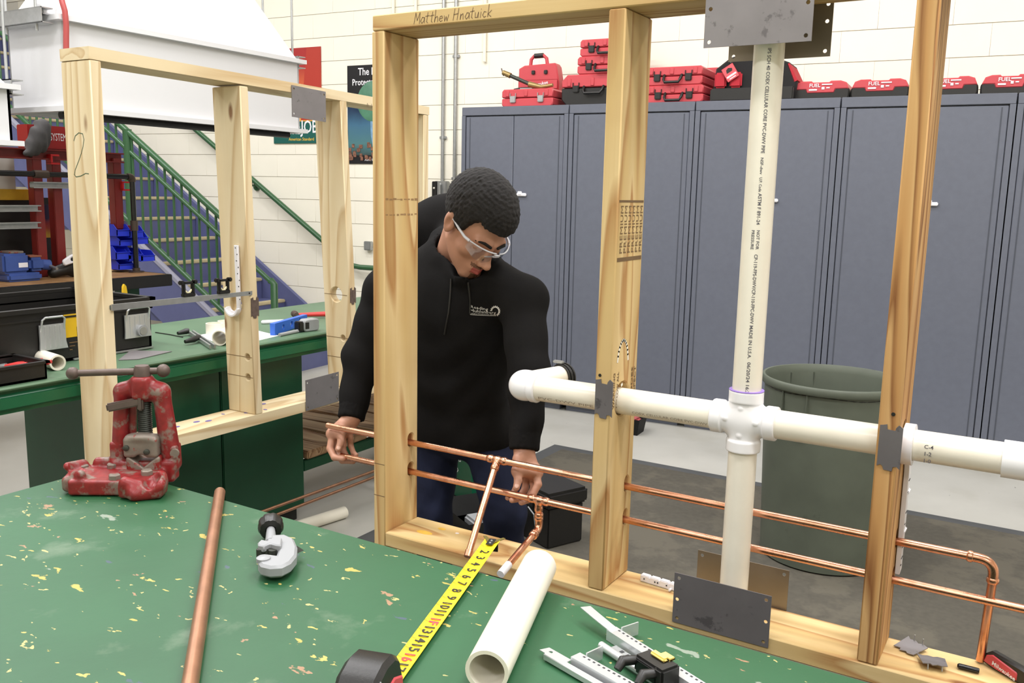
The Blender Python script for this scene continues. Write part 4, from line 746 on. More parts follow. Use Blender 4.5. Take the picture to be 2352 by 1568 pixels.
for x, z in ((.004, .078), (.044, .07)): MB().lathe([(.006, 0), (.006, .005), (.004, .006), (0, .006)], Matrix.Translation((x, yb-.033, z)) @ Matrix.Rotation(R(90), 4, 'X'), 12).build('jaw_bolt', DARKIRON, t, False)
m = MB().box((-.001, yb-.026, .165), (.062, .012, .017), Matrix.Rotation(R(-9), 3, 'Y') @ Matrix.Rotation(R(20), 3, 'Z'), .003); m.box((.03, yb-.016, .166), (.012, .014, .03), None, .003); m.build('latch_hook', IRON, t, False)
MB().lathe([(.0165, .215), (.0165, .232), (.013, .24), (0, .241)], Matrix.Translation((.03, yb, 0)), 18).build('screw_head', IRON, t, False)
hd = Matrix.Rotation(R(-7), 3, 'Z'); hc = Vector((.03, yb, .228)); hx = hd @ Vector((1, .35, 0)).normalized()
MB().tube([hc-hx*.125, hc+hx*.036], .0068, 14).build('handle_bar', IRON, t, False)
for s_ in (-.128, .04): MB().sphere(hc+hx*s_, .0125 if s_ < 0 else .0135, 3).build('handle_ball', IRON, t, False)
for x, y in ((-.085, .02), (-.03, .03), (.052, -.012), (.0, -.04)): MB().lathe([(.0115, 0), (.0115, .009), (.009, .011), (0, .011)], Matrix.Translation((x, y, .031)), 6).build('bolt', CASTG, t, False)
MB().lathe([(.009, 0), (.009, .006), (0, .006)], Matrix.Translation((.096, yb-.022, .065)) @ Matrix.Rotation(R(90), 4, 'X'), 12).build('hinge_pin', CASTG, t, False)
# slotted bar hangers
def hanger(lab, p0, p1, ext, tabup, second, grp='bar hangers on the workbench'):
    d = (p1-p0); L0 = d.length+ext; t = thing('bar_hanger', lab, 'bar hanger', (p0.x, p0.y, TT), math.atan2(d.y, d.x), grp); w = .017
    MB().bb(.035, L0, -w/2, w/2, .0145, .0158).build('slotted_top', ZINC, t, False); MB().bb(.035, L0, -w/2, -w/2+.0012, .001, .0145).build('side_web', ZINC, t, False)
    n = int((L0-.05)/.0085)
    m = MB()
    for k in range(min(n, 60)): m.bb(.045+k*.0085, .0485+k*.0085, .003, .0055, .0157, .0161)
    m.build('slots', SLOT, t, False)['kind'] = 'stuff'
    if tabup: MB().plate([(0, -.007), (.03, -.008), (.07, -.008), (.07, .006), (.03, .007), (.004, .008)], [], .0012, Matrix.Translation((-.025, 0, .022)) @ Matrix.Rotation(R(6), 4, 'Y')).build('end_tab', ZINC, t, False)
    else: MB().plate([(0, -.007), (.045, -.008), (.045, .007), (.004, .007)], [circ(.014, 0, .003, 8)], .0012, Matrix.Translation((-.012, -.012, .008))).build('end_tab', ZINC, t, False)
    MB().bb(.046, .048, .008, .038, .002, .02).build('end_flange', ZINC, t, False)
    if second: MB().tube([(.052, -.032, .0075), (L0, -.032, .0075)], .0055, 12).build('lower_rod', ZINC, t, False); MB().bb(.06, L0*.62, -.022, -.012, .004, .0055).build('inner_strip', GALV, t, False); [MB().bb(.075+k*.012, .08+k*.012, -.0195, -.0145, .0054, .006).build('slot', SLOT, t, False) for k in range(12)]
    else: MB().bb(.0, L0, -.024, -.014, .002, .0105, .001, 1).build('inner_bar', ZINC, t, False); MB().bb(.03, L0, -.0145, -.009, .001, .004).build('channel_floor', SLOT, t, False)
    return t
h1_ = hanger('galvanised slotted bar hanger with the black clip, beside the steel sheet', onz(1367, 1418, TT+.016), onz(1600, 1566, TT+.016), .12, True, True)
h2_ = hanger('galvanised slotted bar hanger nearer the white pipe, without a clip', onz(1278, 1478, TT+.016), onz(1440, 1568, TT+.016), .12, False, False)
# black box clip sliding on the first bar hanger
cc = onz(1508, 1540, TT+.012); t = thing('bar_clip', 'black plastic clip with a yellow tongue on the slotted bar hanger', 'clip', (cc.x, cc.y, TT+.001), h1_.rotation_euler[2])
MB().bb(-.024, .024, -.018, .01, .004, .028, .003).build('body', BLACK, t, False); MB().bb(-.016, .02, -.02, -.0185, .008, .024).build('recess', BLACKG, t, False)
for x in (-.022, .016): MB().tube([(x, -.016, .02), (x-.004, -.034, .022), (x-.002, -.044, .014)], [.006, .007, .005], 10).build('lug', BLACK, t, False)
MB().bb(.014, .03, -.02, .012, .001, .03, .003).build('jaw', BLACK, t, False); MB().bb(-.012, .014, -.002, .008, .028, .033, .002).build('tongue', pbr('pale_yellow', (232, 206, 112), .5), t, False); MB().bb(-.002, .018, .004, .016, .029, .033, .002).build('tongue', pbr('pale_yellow', (232, 206, 112)), t, False)
# ================================================================ the far green workbench (runs away from the camera)
t2 = thing('workbench', 'far green workbench with a black toolbox, behind the pale wall frame', 'workbench', (-1.46, .6, 0))
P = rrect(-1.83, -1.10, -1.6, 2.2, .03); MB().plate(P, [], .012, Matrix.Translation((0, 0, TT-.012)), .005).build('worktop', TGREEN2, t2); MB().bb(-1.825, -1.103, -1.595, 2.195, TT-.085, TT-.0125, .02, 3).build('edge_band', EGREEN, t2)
for y0, y1 in ((.03, .46), (.465, .90)): c = MB().bb(-1.78, -1.19, y0, y1, .06, TT-.086, .004).build('cabinet', DGREEN, t2)
MB().bb(-1.74, -1.22, .05, .88, 0, .06).build('plinth', BLACK, t2)
for x in (-1.22, -1.74): MB().bb(x-.03, x+.03, 2.05, 2.11, 0, TT-.086, .004).build('leg', DGREEN, t2); MB().bb(x-.03, x+.03, -1.5, -1.44, 0, TT-.086, .004).build('leg', DGREEN, t2)
MB().bb(-1.22, -1.19, .901, 2.05, .215, .262, .003).build('shelf_rail', DGREEN, t2); MB().bb(-1.77, -1.74, .901, 2.05, .215, .262, .003).build('shelf_rail', DGREEN, t2)
random.seed(9)
SHW = wood('old_shelf_board', (176, 148, 116), (150, 118, 88), (104, 74, 52), 'x', .3, 6)
for i in range(8):
    y = .91+i*.14; MB().box((-1.475+random.uniform(-.012, .02), y+.066, .284), (.59, .13, .036), Matrix.Rotation(R(random.uniform(-2, 2)), 3, 'Y'), .006).build('shelf_board', SHW, t2)
# ---------------- pale wall frame
f2 = thing('stud_frame', 'pale timber wall frame marked 2 standing before the far workbench', 'frame', (-1.0, .6, 0)); XF, XB = -.93, -1.07; Z1, Z2 = .61, 1.768
XZ = lambda y, k=0.: Matrix(((1, 0, 0, 0), (0, -k, 1, y+k*1.768), (0, 1, 0, 0), (0, 0, 0, 1)))      # 2D (x,z) outline extruded along +y
MB().plate([(XB, .02), (XF, .02), (XF, Z2+.012), (XB, Z2+.012)], [], .037, XZ(-.188), .003).build('post', F2('z'), f2)
def hx_(px, py, y): q = ony(px, py, y); return q.x, q.z
KB, KC = .026, .055; yB = lambda z: .366+KB*(1.768-z); yC = lambda z: .866+KC*(1.768-z); b1, b2, b3 = hx_(541, 700, yB(1.0)), hx_(568, 820, yB(.83)), hx_(569, 866, yB(.76)); c1, c2_, c3 = hx_(772, 676, yC(1.)), hx_(787, 776, yC(.85)), hx_(790, 822, yC(.8))
MB().plate([(XB, Z1), (XF, Z1), (XF, Z2-.001), (XB, Z2-.001)], [circ(*b1, .031, 20), circ(min(b2[0], XF-.022), b2[1], .0125, 12), circ(min(b3[0], XF-.022), b3[1], .0125, 12)], .037, XZ(.366, KB), .003).build('stud', F2('z'), f2)
MB().plate([(XB, Z1), (XF, Z1), (XF, Z2-.001), (XB, Z2-.001)], [circ(*c1, .031, 20), circ(min(c2_[0], XF-.022), c2_[1], .0125, 12), circ(min(c3[0], XF-.022), c3[1], .0125, 12)], .037, XZ(.866, KC), .003).build('stud', F2('z'), f2)
MB().plate([(XB, .02), (XF, .02), (XF, Z2-.012), (XB, Z2-.012)], [circ(-.99, .191, .0125, 12), circ(-.99, .167, .0115, 12)] if False else [oval(-.99, .165, .012, .03)], .037, XZ(1.40), .003).build('post', F2('z'), f2)
sl = -.0185
def sbar(name, y0, y1, z0, z1, th, mat): return MB().raw([(XB, y0, z0), (XF, y0, z0), (XF, y1, z1), (XB, y1, z1), (XB, y0, z0+th), (XF, y0, z0+th), (XF, y1, z1+th), (XB, y1, z1+th)], [(0, 1, 2, 3), (4, 5, 6, 7), (0, 1, 5, 4), (1, 2, 6, 5), (2, 3, 7, 6), (3, 0, 4, 7)]).build(name, mat, f2)
sbar('top_plate', -.189, 1.44, Z2+.0135, Z2-.011, .035, F2('y')); sbar('bottom_plate', -.15, 1.399, Z1-.038, Z1-.039, .0385, F2('y'))
for y in (-.17, 1.42): MB().bb(XB-.03, XF+.03, y-.03, y+.03, 0, .02).build('foot', F2('x'), f2)
XP = lambda x: Matrix(((0, 0, 1, x), (1, 0, 0, 0), (0, 1, 0, 0), (0, 0, 0, 1)))
YM = lambda y: Matrix(((1, 0, 0, 0), (0, 0, -1, y), (0, 1, 0, 0), (0, 0, 0, 1)))
tw = [hx_(x, y, -.188) for x, y in ((170, 323), (173, 312), (181, 305), (190, 307), (193, 320), (191, 336), (187, 352), (180, 372), (173, 390), (171, 401), (175, 406), (186, 404), (197, 398), (204, 399))]
strokes('pen_mark', [tw], .0022, YM(-.1886), PENG, f2)
for (x, z) in (b2, b3): MB().bb(XB+.004, XF-.004, yB(z)-.0006, yB(z)-.0001, z-.001, z+.001).build('pencil_line', INKB, f2)
for (x, z) in (c1, c2_, c3): MB().bb(XB+.004, XF-.012, yC(z)-.0006, yC(z)-.0001, z-.001, z+.001).build('pencil_line', INKB, f2)
strokes('handwriting', [[(1.02+a*.011, 1.762+b) for a, b in ((0, -.006), (.4, .008), (.6, -.006), (1, .004))], [(1.05+a*.011, 1.762+b) for a, b in ((0, .007), (.3, -.006), (.9, .005))], [(1.08, 1.768), (1.09, 1.757), (1.1, 1.767)], [(1.11, 1.755), (1.115, 1.768), (1.13, 1.757)]], .0016, XP(XF+.0006), PENCIL, f2)
random.seed(5)
for i in range(7):
    y = .12+i*.07+random.uniform(-.02, .02); MB().lathe([(.009, 0), (.009, .0004)], Matrix.Translation((XF-.03-random.random()*.08, y, Z1+.0006)) @ Matrix.Diagonal((1, random.uniform(.4, 1.6), 1, 1)), 8).build('paint_spot', pbr('violet_paint', (120, 108, 170), .5), f2)
def gx(y, z, w, h): return guard(f2, XP(XF+.0004) @ Matrix.Translation((y, z, 0)), w, h, pbr('rusty_guard', (108, 92, 84), .6, .4, var=.25, vs=60))
gx(yB(1.)+.02, float(onx(586, 705, XF)[2]), .036, .066); gx(yC(1.)+.02, float(onx(806, 679, XF)[2]), .034, .06)
def xsheet(y0, y1, z0, z1, mat, sh): return MB().plate([(y0, z0), (y1, z0+sh), (y1, z1+sh), (y0, z1)], [circ(a, b, .004, 8) for a, b in ((y0+.01, z0+.012), (y1-.01, z0+sh+.012), (y0+.01, z1-.012), (y1-.01, z1+sh-.012))], .0022, XP(XF+.0022)).build('steel_sheet', mat, f2)
a, b = onx(668, 195, XF), onx(747, 281, XF); xsheet(a.y, b.y, float(onx(670, 268, XF).z), a.z, STEEL, -.006)
a, b = onx(700, 873, XF), onx(777, 920, XF); xsheet(a.y, b.y, float(onx(703, 943, XF).z), a.z, STEEL, .004)
for x in (-.965, -1.0):
    pass
for lab, q0, q1 in (('thin copper tube run low through the pale frame, upper of two', (610, 1172), (855, 1083)), ('thin copper tube run low through the pale frame, lower of two', (640, 1180), (855, 1097))):
    a, b = onx(*q0, -.99), onx(*q1, -.99); d = (b-a).normalized(); t = thing('copper_tube', lab, 'tube', a.lerp(b, .5)); MB().pipe(a-d*.45, b+d*.6, .0065, .0055, 14).build('tube', COPPERD, t); 
    for s_ in (-.3, .45): p = (a if s_ < 0 else b)+d*s_; MB().bb(p.x-.01, p.x+.01, p.y-.012, p.y+.012, 0.0005, p.z-.0075).build('support_block', F2('z'), t)
# bar hanger with two black clips
t = thing('bar_hanger', 'slim galvanised bar with two black clips spanning the pale frame', 'bar hanger', onx(400, 690, XF)); a, b = onx(255, 706, XF+.004), onx(578, 673, XF+.004)
for s0_, s1_, w in ((0, .66, .0095), (.3, 1, .0075)):
    p, q = a.lerp(b, s0_), a.lerp(b, s1_); V = [p+Vector((-.0025, 0, -w)), p+Vector((.0025, 0, -w)), p+Vector((.0025, 0, w)), p+Vector((-.0025, 0, w)), q+Vector((-.0025, 0, -w)), q+Vector((.0025, 0, -w)), q+Vector((.0025, 0, w)), q+Vector((-.0025, 0, w))]
    o_ = .0 if s0_ == 0 else -.006; V = [v+Vector((o_+.003, 0, 0)) for v in V]; MB().raw(V, [(0, 1, 2, 3), (4, 5, 6, 7), (0, 1, 5, 4), (1, 2, 6, 5), (2, 3, 7, 6), (3, 0, 4, 7)]).build('bar', GALV, t)
for px, py in ((262, 705), (572, 673)): q = onx(px, py, XF+.0015); MB().box(q, (.002, .03, .014), None, .001).build('end_tab', GALV, t); MB().lathe([(.004, 0), (.003, .002), (0, .003)], Matrix.Translation(q+Vector((.001, 0, 0))) @ Matrix.Rotation(R(90), 4, 'Y'), 8).build('screw', BLACK, t)
for px, py, lab in ((432, 660, 'black plastic clip on the pale frame bar, farther from the hook'), (513, 654, 'black plastic clip on the pale frame bar, beside the white hook')):
    q = onx(px, py, XF+.004); c = thing('bar_clip', lab, 'clip', q, 0, 'black clips on the pale frame bar')
    m = MB(); z = -.026
    for s_ in (-1, 1): m.bb(-.006, .006, s_*.018-.005, s_*.018+.005, -.022, .02, .002); m.bb(-.009, .009, s_*.026-.008, s_*.026+.008, .01, .024, .003)
    m.bb(-.006, .006, -.03, .03, .012, .02, .002).bb(-.008, .008, -.024, .024, -.03, -.018, .002); m.build('body', BLACK, c, False)
    MB().plate([(-.013, -.006), (0, -.017), (.013, -.006), (.013, -.012), (0, -.024), (-.013, -.012)], [], .004, XP(-.002)).build('insert', pbr('pale_insert', (232, 224, 180), .5), c, False)
# J hook on the stud
yj = yB(1.02)-.0075; hk = thing('pipe_hook', 'white plastic J hook strap on the pale frame middle stud', 'hook', ony(540, 640, yj))
top, bt = ony(545, 563, yj), ony(557, 700, yj); w = .0098; cx, cz = ony(538, 702, yj).x, ony(538, 702, yj).z; rj = .03
P = [(top.x-w, top.z), (top.x+w, top.z)]; arc = [(cx+.001+(rj+.006)*math.cos(a), cz+(rj+.007)*math.sin(a)) for a in np.linspace(.1, -3.0, 18)]; arc2 = [(cx+.001+(rj-.011)*math.cos(a), cz+(rj-.012)*math.sin(a)) for a in np.linspace(-3.0, .1, 18)]
MB().plate(P+arc+arc2, [], .008, Matrix(((1, 0, 0, 0), (0, 0, 1, yj-.008), (0, 1, 0, 0), (0, 0, 0, 1))), .001).build('strap', WHITE, hk)
MB().plate([(cx+.001+(rj+.007)*math.cos(a), cz+(rj+.008)*math.sin(a)) for a in np.linspace(-.2, -2.9, 16)]+[(cx+.001+rj*math.cos(a), cz+rj*math.sin(a)) for a in np.linspace(-2.9, -.2, 16)], [], .018, Matrix(((1, 0, 0, 0), (0, 0, 1, yj-.018), (0, 1, 0, 0), (0, 0, 0, 1))), .001).build('cradle', WHITE, hk)
for k in range(9): q = top.lerp(bt, (k+.4)/9.3); MB().bb(q.x-.004+.006*(k % 2), q.x+.0+.006*(k % 2), yj-.0086, yj-.0078, q.z-.002, q.z+.002).build('slot', SLOT, hk)
# ---------------- things on the far green workbench
# black toolbox
ca_, cb_ = onz(349, 800, TT), onz(60, 838, TT)   # front bottom edge
fy = .15; tX = -1.33
t = thing('toolbox', 'large open black toolbox with two steel latches on the far workbench', 'toolbox', (-1.5, -.1, TT)); x0, x1 = -1.80, -1.335; y0, y1 = float(onx(-40, 860, -1.335).y), float(onx(349, 800, -1.335).y); zt = float(onx(350, 688, -1.335).z)
m = MB(); e = .01; iz = TT+.001
def ring(m, xa, xb, ya, yb, za, zb, th): m.bb(xa, xb, ya, ya+th, za, zb).bb(xa, xb, yb-th, yb, za, zb).bb(xa, xa+th, ya, yb, za, zb).bb(xb-th, xb, ya, yb, za, zb)
ring(m, x0, x1, y0, y1, iz, zt, e); m.bb(x0, x1, y0, y1, iz, iz+.01); m.build('bin', BLACK, t)
m = MB(); ring(m, x0-.014, x1+.014, y0-.014, y1+.014, zt-.002, zt+.012, .024); m.build('rim', BLACK, t); m = MB(); ring(m, x0-.006, x1+.006, y0-.006, y1+.006, zt-.03, zt-.024, .016); m.build('lip', BLACK, t)
for pxs in ((85, 145), (283, 340)):
    ya, yb = float(onx(pxs[0], 740, x1).y), float(onx(pxs[1], 740, x1).y); L_ = MB().plate([(0, 0), (1, 0), (1, -.06), (1.06, -.085), (-.02, -.085), (0, -.06)], [], .006, Matrix(((0, 0, 1, x1+.006), (yb-ya, 0, 0, ya), (0, 1, 0, zt-.045), (0, 0, 0, 1)))).build('latch', ZINC, t)
    for k in range(4): y = ya+(yb-ya)*(.2+.2*k); MB().bb(x1+.011, x1+.0145, y-.0025, y+.0025, zt-.125, zt-.05).build('rib', ZINC, L_)
    MB().tube([(x1+.008, ya+.004, zt-.07), (x1+.02, ya+.006, zt-.028), (x1+.022, ya+.015, zt-.02), (x1+.022, yb-.015, zt-.02), (x1+.02, yb-.006, zt-.028), (x1+.008, yb-.004, zt-.07)], .0035, 8).build('bail', ZINC, L_)
ya, yb = float(onx(146, 750, x1).y), float(onx(262, 750, x1).y); lbl = MB().bb(x1+.0005, x1+.003, ya, yb, float(onx(150, 776, x1).z), float(onx(150, 722, x1).z), .001, 1).build('label', YELLOW, t)
MB().plate([(ya+.045, 1.0), (ya+.085, 1.012), (ya+.085, .965), (ya+.06, .957), (ya+.045, .968)], [], .0008, Matrix(((0, 0, 1, x1+.003), (1, 0, 0, 0), (0, 1, 0, zt-1.065), (0, 0, 0, 1)))).build('label_badge', BLACK, lbl)
for k in range(3): MB().bb(x1+.003, x1+.0035, ya+.015, ya+.045-.01*k, zt-.118-.012*k, zt-.115-.012*k).build('label_line', INKB, lbl)
q = onx(326, 759, x1+.02); MB().tube([(x1+.002, q.y, q.z), (x1+.028, q.y, q.z)], .021, 18).build('wheel', GREY, t); MB().tube([(x1+.028, q.y, q.z), (x1+.03, q.y, q.z)], .015, 18).build('wheel_hub', GALV, t)
MB().bb(x1+.004, x1+.012, y0+.3, y1-.002, iz+.002, iz+.008).build('metal_trim', GALV, t)
# pipe offcut, tray and sheet
a, b = onz(84, 818, TT+.0245), onz(133, 834, TT+.0245); a.z = b.z = TT+.0262; t = thing('plastic_pipe', 'short white pipe offcut between the toolbox and the black tray', 'pipe', a.lerp(b, .5)); MB().pipe(a, b, .0255, .0195, 28).build('pipe', PVC, t)
t = thing('tray', 'open black tray holding red handled pliers at the left edge of the photo', 'tray', (-1.2, -.45, TT)); m = MB(); xa, xb, ya, yb = -1.305, -1.125, -.78, float(onx(107, 845, -1.125).y); ring(m, xa, xb, ya, yb, TT+.001, TT+.055, .006); m.bb(xa, xb, ya, yb, TT+.001, TT+.008); m.build('tray_shell', BLACK, t); m = MB(); ring(m, xa-.008, xb+.008, ya-.008, yb+.008, TT+.05, TT+.058, .014); m.build('rim', BLACK, t)
for i, (px, py, rz_) in enumerate(((14, 832, .5), (36, 830, .9), (57, 832, .7))):
    q = onz(px, py, TT+.04); c = thing('pliers', ('pliers with red handles leaning in the black tray, leftmost', 'pliers with red handles leaning in the black tray, middle', 'pliers with red handles leaning in the black tray, nearest the pipe')[i], 'pliers', (q.x, q.y, TT+.028), rz_, 'pliers in the black tray')
    for s_ in (-1, 1): MB().tube([(0, s_*.004, .0), (.03, s_*.014, .006), (.075, s_*.012, .012)], [.006, .007, .006], 10).build('handle', pbr('grip_red', (206, 60, 58), .4), c, False)
    MB().tube([(0, 0, 0), (-.03, 0, -.004), (-.055, 0, -.009)], [.01, .008, .003], 10).build('jaws', GALV, c, False)
P = [onz(x, y, TT) for x, y in ((272, 828), (300, 806), (395, 808), (318, 826))]; t = thing('metal_sheet', 'thin grey sheet lying on the far workbench under the toolbox end', 'sheet', P[0]); MB().plate([(p.x, p.y) for p in P], [], .002, Matrix.Translation((0, 0, TT+.001))).build('sheet', pbr('sheet_grey', (132, 128, 130), .5, .3), t)
# couplings, pipe, paper
for i, (px, py) in enumerate(((493, 768), (520, 762))):
    q = onz(px, py, TT); t = thing('pipe_coupling', ('cream pipe coupling standing on the far workbench, nearer the clamp', 'cream pipe coupling standing on the far workbench, half behind the stud')[i], 'coupling', (q.x, q.y, TT+.001), 0, 'couplings on the far workbench'); MB().pipe((0, 0, 0), (0, 0, .046), .034 if i == 0 else .034, .029, 28).build('ring', PVC, t, False)
a, b = onz(504, 779, TT+.026), onz(585, 738, TT+.026); b = a+(b-a).normalized()*.2; a.z = b.z = TT+.0303; t = thing('plastic_pipe', 'white pipe offcut on the far workbench behind the hooked stud', 'pipe', a.lerp(b, .5)); MB().pipe(a, b, .029, .0255, 28).build('pipe', PVC, t)
P = [onz(x, y, TT) for x, y in ((490, 785), (455, 770), (560, 752), (640, 771), (590, 783))]; t = thing('paper', 'white sheet of paper under the pipe offcut on the far workbench', 'paper', P[0]); MB().plate([(p.x, p.y) for p in P], [], .0006, Matrix.Translation((0, 0, TT+.0004))).build('sheet', PAPER, t)
# quick clamp (bar with black jaws)
t = thing('bar_clamp', 'small bar clamp with black jaws lying on the far workbench', 'clamp', onz(450, 780, TT)); a, b = onz(433, 762, TT+.012), onz(483, 796, TT+.012); d = (b-a).normalized(); n_ = Vector((-d.y, d.x, 0))
for s_ in (0, .012): MB().box(a.lerp(b, .5)+n_*s_*1.4, ((b-a).length, .007, .014), basis((0, 0, 0), d, n_).to_3x3(), .001).build('bar', GALV, t)
for px, py, ex in ((418, 764, 0), (435, 783, .0)): q = onz(px, py, TT+.014); MB().tube([q+Vector((0, -.02, 0)), q+Vector((0, .02, .004)), a.lerp(b, .05 if py < 770 else .5)+Vector((0, 0, .008))], [.007, .012, .01], 10).build('jaw', BLACK, t)
P = [onz(x, y, TT+.0025) for x, y in ((357, 763), (390, 768), (420, 774))]; t = thing('cord', 'thin black cord on the far workbench beside the toolbox', 'cord', P[0]); MB().tube([P[0].lerp(P[1], k/6) for k in range(6)]+[P[1].lerp(P[2], k/6) for k in range(7)], .002, 8).build('cord', BLACK, t)
# hammer
a, b = onz(745, 721, TT+.018), onz(686, 723, TT+.018); d = (b-a).normalized(); n_ = Vector((-d.y, d.x, 0)); t = thing('hammer', 'hammer with a red handle lying on the far workbench', 'hammer', b); MB().tube([a-d*.09, a, b], [.012, .012, .009], 12).build('handle', pbr('grip_red', (206, 60, 58)), t); hp = b+d*.012
MB().tube([hp-n_*.05, hp-n_*.03, hp-n_*.028, hp+n_*.01], [.016, .016, .01, .012], 14).build('head', IRON, t); MB().box(hp+n_*.045+Vector((0, 0, .004)), (.016, .085, .006), basis((0, 0, 0), d, n_).to_3x3() @ Matrix.Rotation(R(8), 3, 'X'), .002).build('claw', IRON, t)
# blue level and grey tape measure, white bar
a, b = onz(632, 771, TT), onz(706, 744, TT); d = (b-a).normalized(); n_ = Vector((-d.y, d.x, 0)); t = thing('spirit_level', 'small blue spirit level standing on the far workbench', 'level', a.lerp(b, .5)); Ll = (b-a).length
Mx = Matrix(((d.x, 0, n_.x, a.x), (d.y, 0, n_.y, a.y), (0, 1, 0, TT+.001), (0, 0, 0, 1))); MB().plate([(0, 0), (Ll, 0), (Ll, .042), (0, .05)], [circ(Ll*.25, .023, .011, 16), circ(Ll*.5, .024, .012, 16), circ(Ll*.76, .024, .012, 16)], .022, Mx, .001).build('body', pbr('level_blue', (44, 98, 200), .4), t)
for k in (.25, .5, .76): MB().plate(circ(Ll*k, .0235, .0112, 14), [], .006, Mx @ Matrix.Translation((0, 0, .008))).build('vial', pbr('vial_pale', (206, 214, 206), .2), t)
q = onz(708, 760, TT); t = thing('tape_measure', 'grey tape measure standing beside the blue level on the far workbench', 'tape measure', (q.x, q.y, TT+.001), R(82)); Mx = Matrix(((1, 0, 0, 0), (0, 0, -1, .02), (0, 1, 0, 0), (0, 0, 0, 1))); MB().plate(rrect(-.035, .045, 0, .052, .014), [], .04, Mx, .004).build('case', GREY, t, False); MB().bb(-.06, -.034, -.018, .018, .004, .045, .004).build('front', BLACK, t, False); MB().bb(-.03, -.01, -.0212, -.0195, .012, .04, .002).build('dark_panel', BLACK, t, False)
a, b = onz(600, 740, TT+.008), onz(708, 736, TT+.008); t = thing('plastic_bar', 'white bar lying behind the blue level on the far workbench', 'bar', a.lerp(b, .5)); MB().tube([a, a.lerp(b, .03), b.lerp(a, .03), b], [.005, .0095, .0095, .005], 10).build('bar', WHITE, t)
a, b = onz(642, 769, TT+.007), onz(684, 760, TT+.007); t = thing('pen', 'grey pen lying at the foot of the blue level', 'pen', a.lerp(b, .5)); MB().tube([a, b], .0075, 10).build('barrel', GREY, t)
# ================================================================ the wood topped bench at the far left
t3 = thing('workbench', 'far bench with a wooden top and black edge under the red steel rack', 'workbench', (-3.6, .6, 0)); ZW = .9
MB().bb(-4.0, -3.065, -1.2, 1.68, ZW-.03, ZW, .006).build('worktop', BENCHW, t3)
m = MB(); m.bb(-3.066, -3.04, -1.22, 1.70, ZW-.07, ZW-.001, .004).bb(-4.0, -3.066, 1.678, 1.70, ZW-.07, ZW-.001, .004); m.build('edge_band', BLACK, t3)
for x in (-3.2, -3.92):
    for y in (1.5, -1.1): MB().bb(x-.05, x+.05, y-.05, y+.05, 0, ZW-.03, .004).build('leg', DGREEN, t3)
# red steel rack
rk = thing('steel_rack', 'red painted steel training rack standing on the wooden bench', 'rack', (-3.5, .8, ZW)); XK = -3.4
def pz(x, y, X=XK): q = onx(x, y, X); return q.y, q.z
y_a, y_b = pz(83, 400)[0], pz(265, 400)[0]; zt_ = pz(180, 347)[1]
for px in (83, 127, 266, -30): y = pz(px, 450)[0]; zb_ = ZW+.001 if px != 266 else pz(266, 525)[1]; MB().bb(XK-.03, XK+.03, y-.027, y+.027, zb_, zt_-.03, .003).build('upright', REDP, rk)
m = MB(); m.bb(XK-.04, XK+.04, y_a-.38, y_b+.04, zt_-.008, zt_, .002).bb(XK-.008, XK+.008, y_a-.38, y_b+.04, zt_-.05, zt_-.008).bb(XK-.04, XK+.04, y_a-.38, y_b+.04, zt_-.058, zt_-.05, .002); m.build('top_beam', REDP, rk)
yy, zz = pz(285, 525); MB().bb(XK-.02, XK+.02, y_b-.03, yy+.06, zz-.02, zz+.02, .003).build('foot_bracket', REDP, rk); MB().lathe([(.012, 0), (.012, .004), (0, .004)], Matrix.Translation((XK+.02, yy, zz)) @ Matrix.Rotation(R(90), 4, 'Y'), 10).build('bolt', GALV, rk)
for px, py in ((115, 366), (278, 427)): y, z = pz(px, py); m = MB(); m.bb(XK+.0, XK+.05, y-.025, y+.025, z-.028, z-.018).bb(XK+.0, XK+.05, y-.025, y+.025, z+.018, z+.028).bb(XK, XK+.05, y-.025, y-.015, z-.02, z+.02); m.build('clip', pbr('clip_red', (206, 38, 40), .4), rk)
for (xa_, ya_, xb_, yb_, nm) in ((60, 424, 160, 428, 'strut'), (-30, 478, 78, 481, 'strut'), (-30, 518, 78, 524, 'strut')):
    p, q = pz(xa_, ya_), pz(xb_, yb_); m = MB(); h = .035; m.bb(XK+.032, XK+.072, p[0], q[0], p[1]-h/2, p[1]-h/2+.006).bb(XK+.032, XK+.038, p[0], q[0], p[1]-h/2, p[1]+h/2).bb(XK+.032, XK+.072, p[0], q[0], p[1]+h/2-.006, p[1]+h/2); m.build(nm, GALV, rk)
p, q = pz(-30, 447), pz(104, 450); MB().bb(XK-.14, XK-.1, p[0], q[0], p[1]-.03, p[1]+.03, .004).build('yellow_beam', pbr('beam_yellow', (198, 156, 34), .5, var=.15), rk)
p, q = pz(88, 470, XK-.09), pz(126, 545, XK-.09); dm = MB().bb(XK-.095, XK-.09, p[0], q[0], q[1], p[1]).build('safety_sign', posterart('sign_colours', [(.2, lin((230, 190, 70))), (.4, lin((196, 90, 60))), (.55, lin((170, 60, 60))), (.7, lin((50, 46, 84)))], 2), rk)
MB().bb(XK-.16, XK-.15, pz(-30, 600)[0], pz(160, 600)[0], ZW+.001, pz(100, 455)[1], .002).build('dark_back_panel', BLACK, rk)
MB().bb(XK-.12, XK-.11, pz(-10, 420)[0], pz(62, 420)[0], pz(30, 440)[1], pz(30, 362)[1], .002).build('pale_panel', pbr('pale_panel', (196, 192, 184), .5), rk)
p, q = pz(62, 340), pz(150, 290); sg = thing('sign_box', 'red sign box with white letters on top of the steel rack', 'sign', (XK, q[0]-.1, zt_+.001)); y1_ = pz(180, 320)[0]; MB().bb(XK-.09, XK+.02, p[0], y1_, zt_+.002, pz(150, 292)[1], .004).build('box', pbr('sign_red', (152, 28, 26), .4), sg)
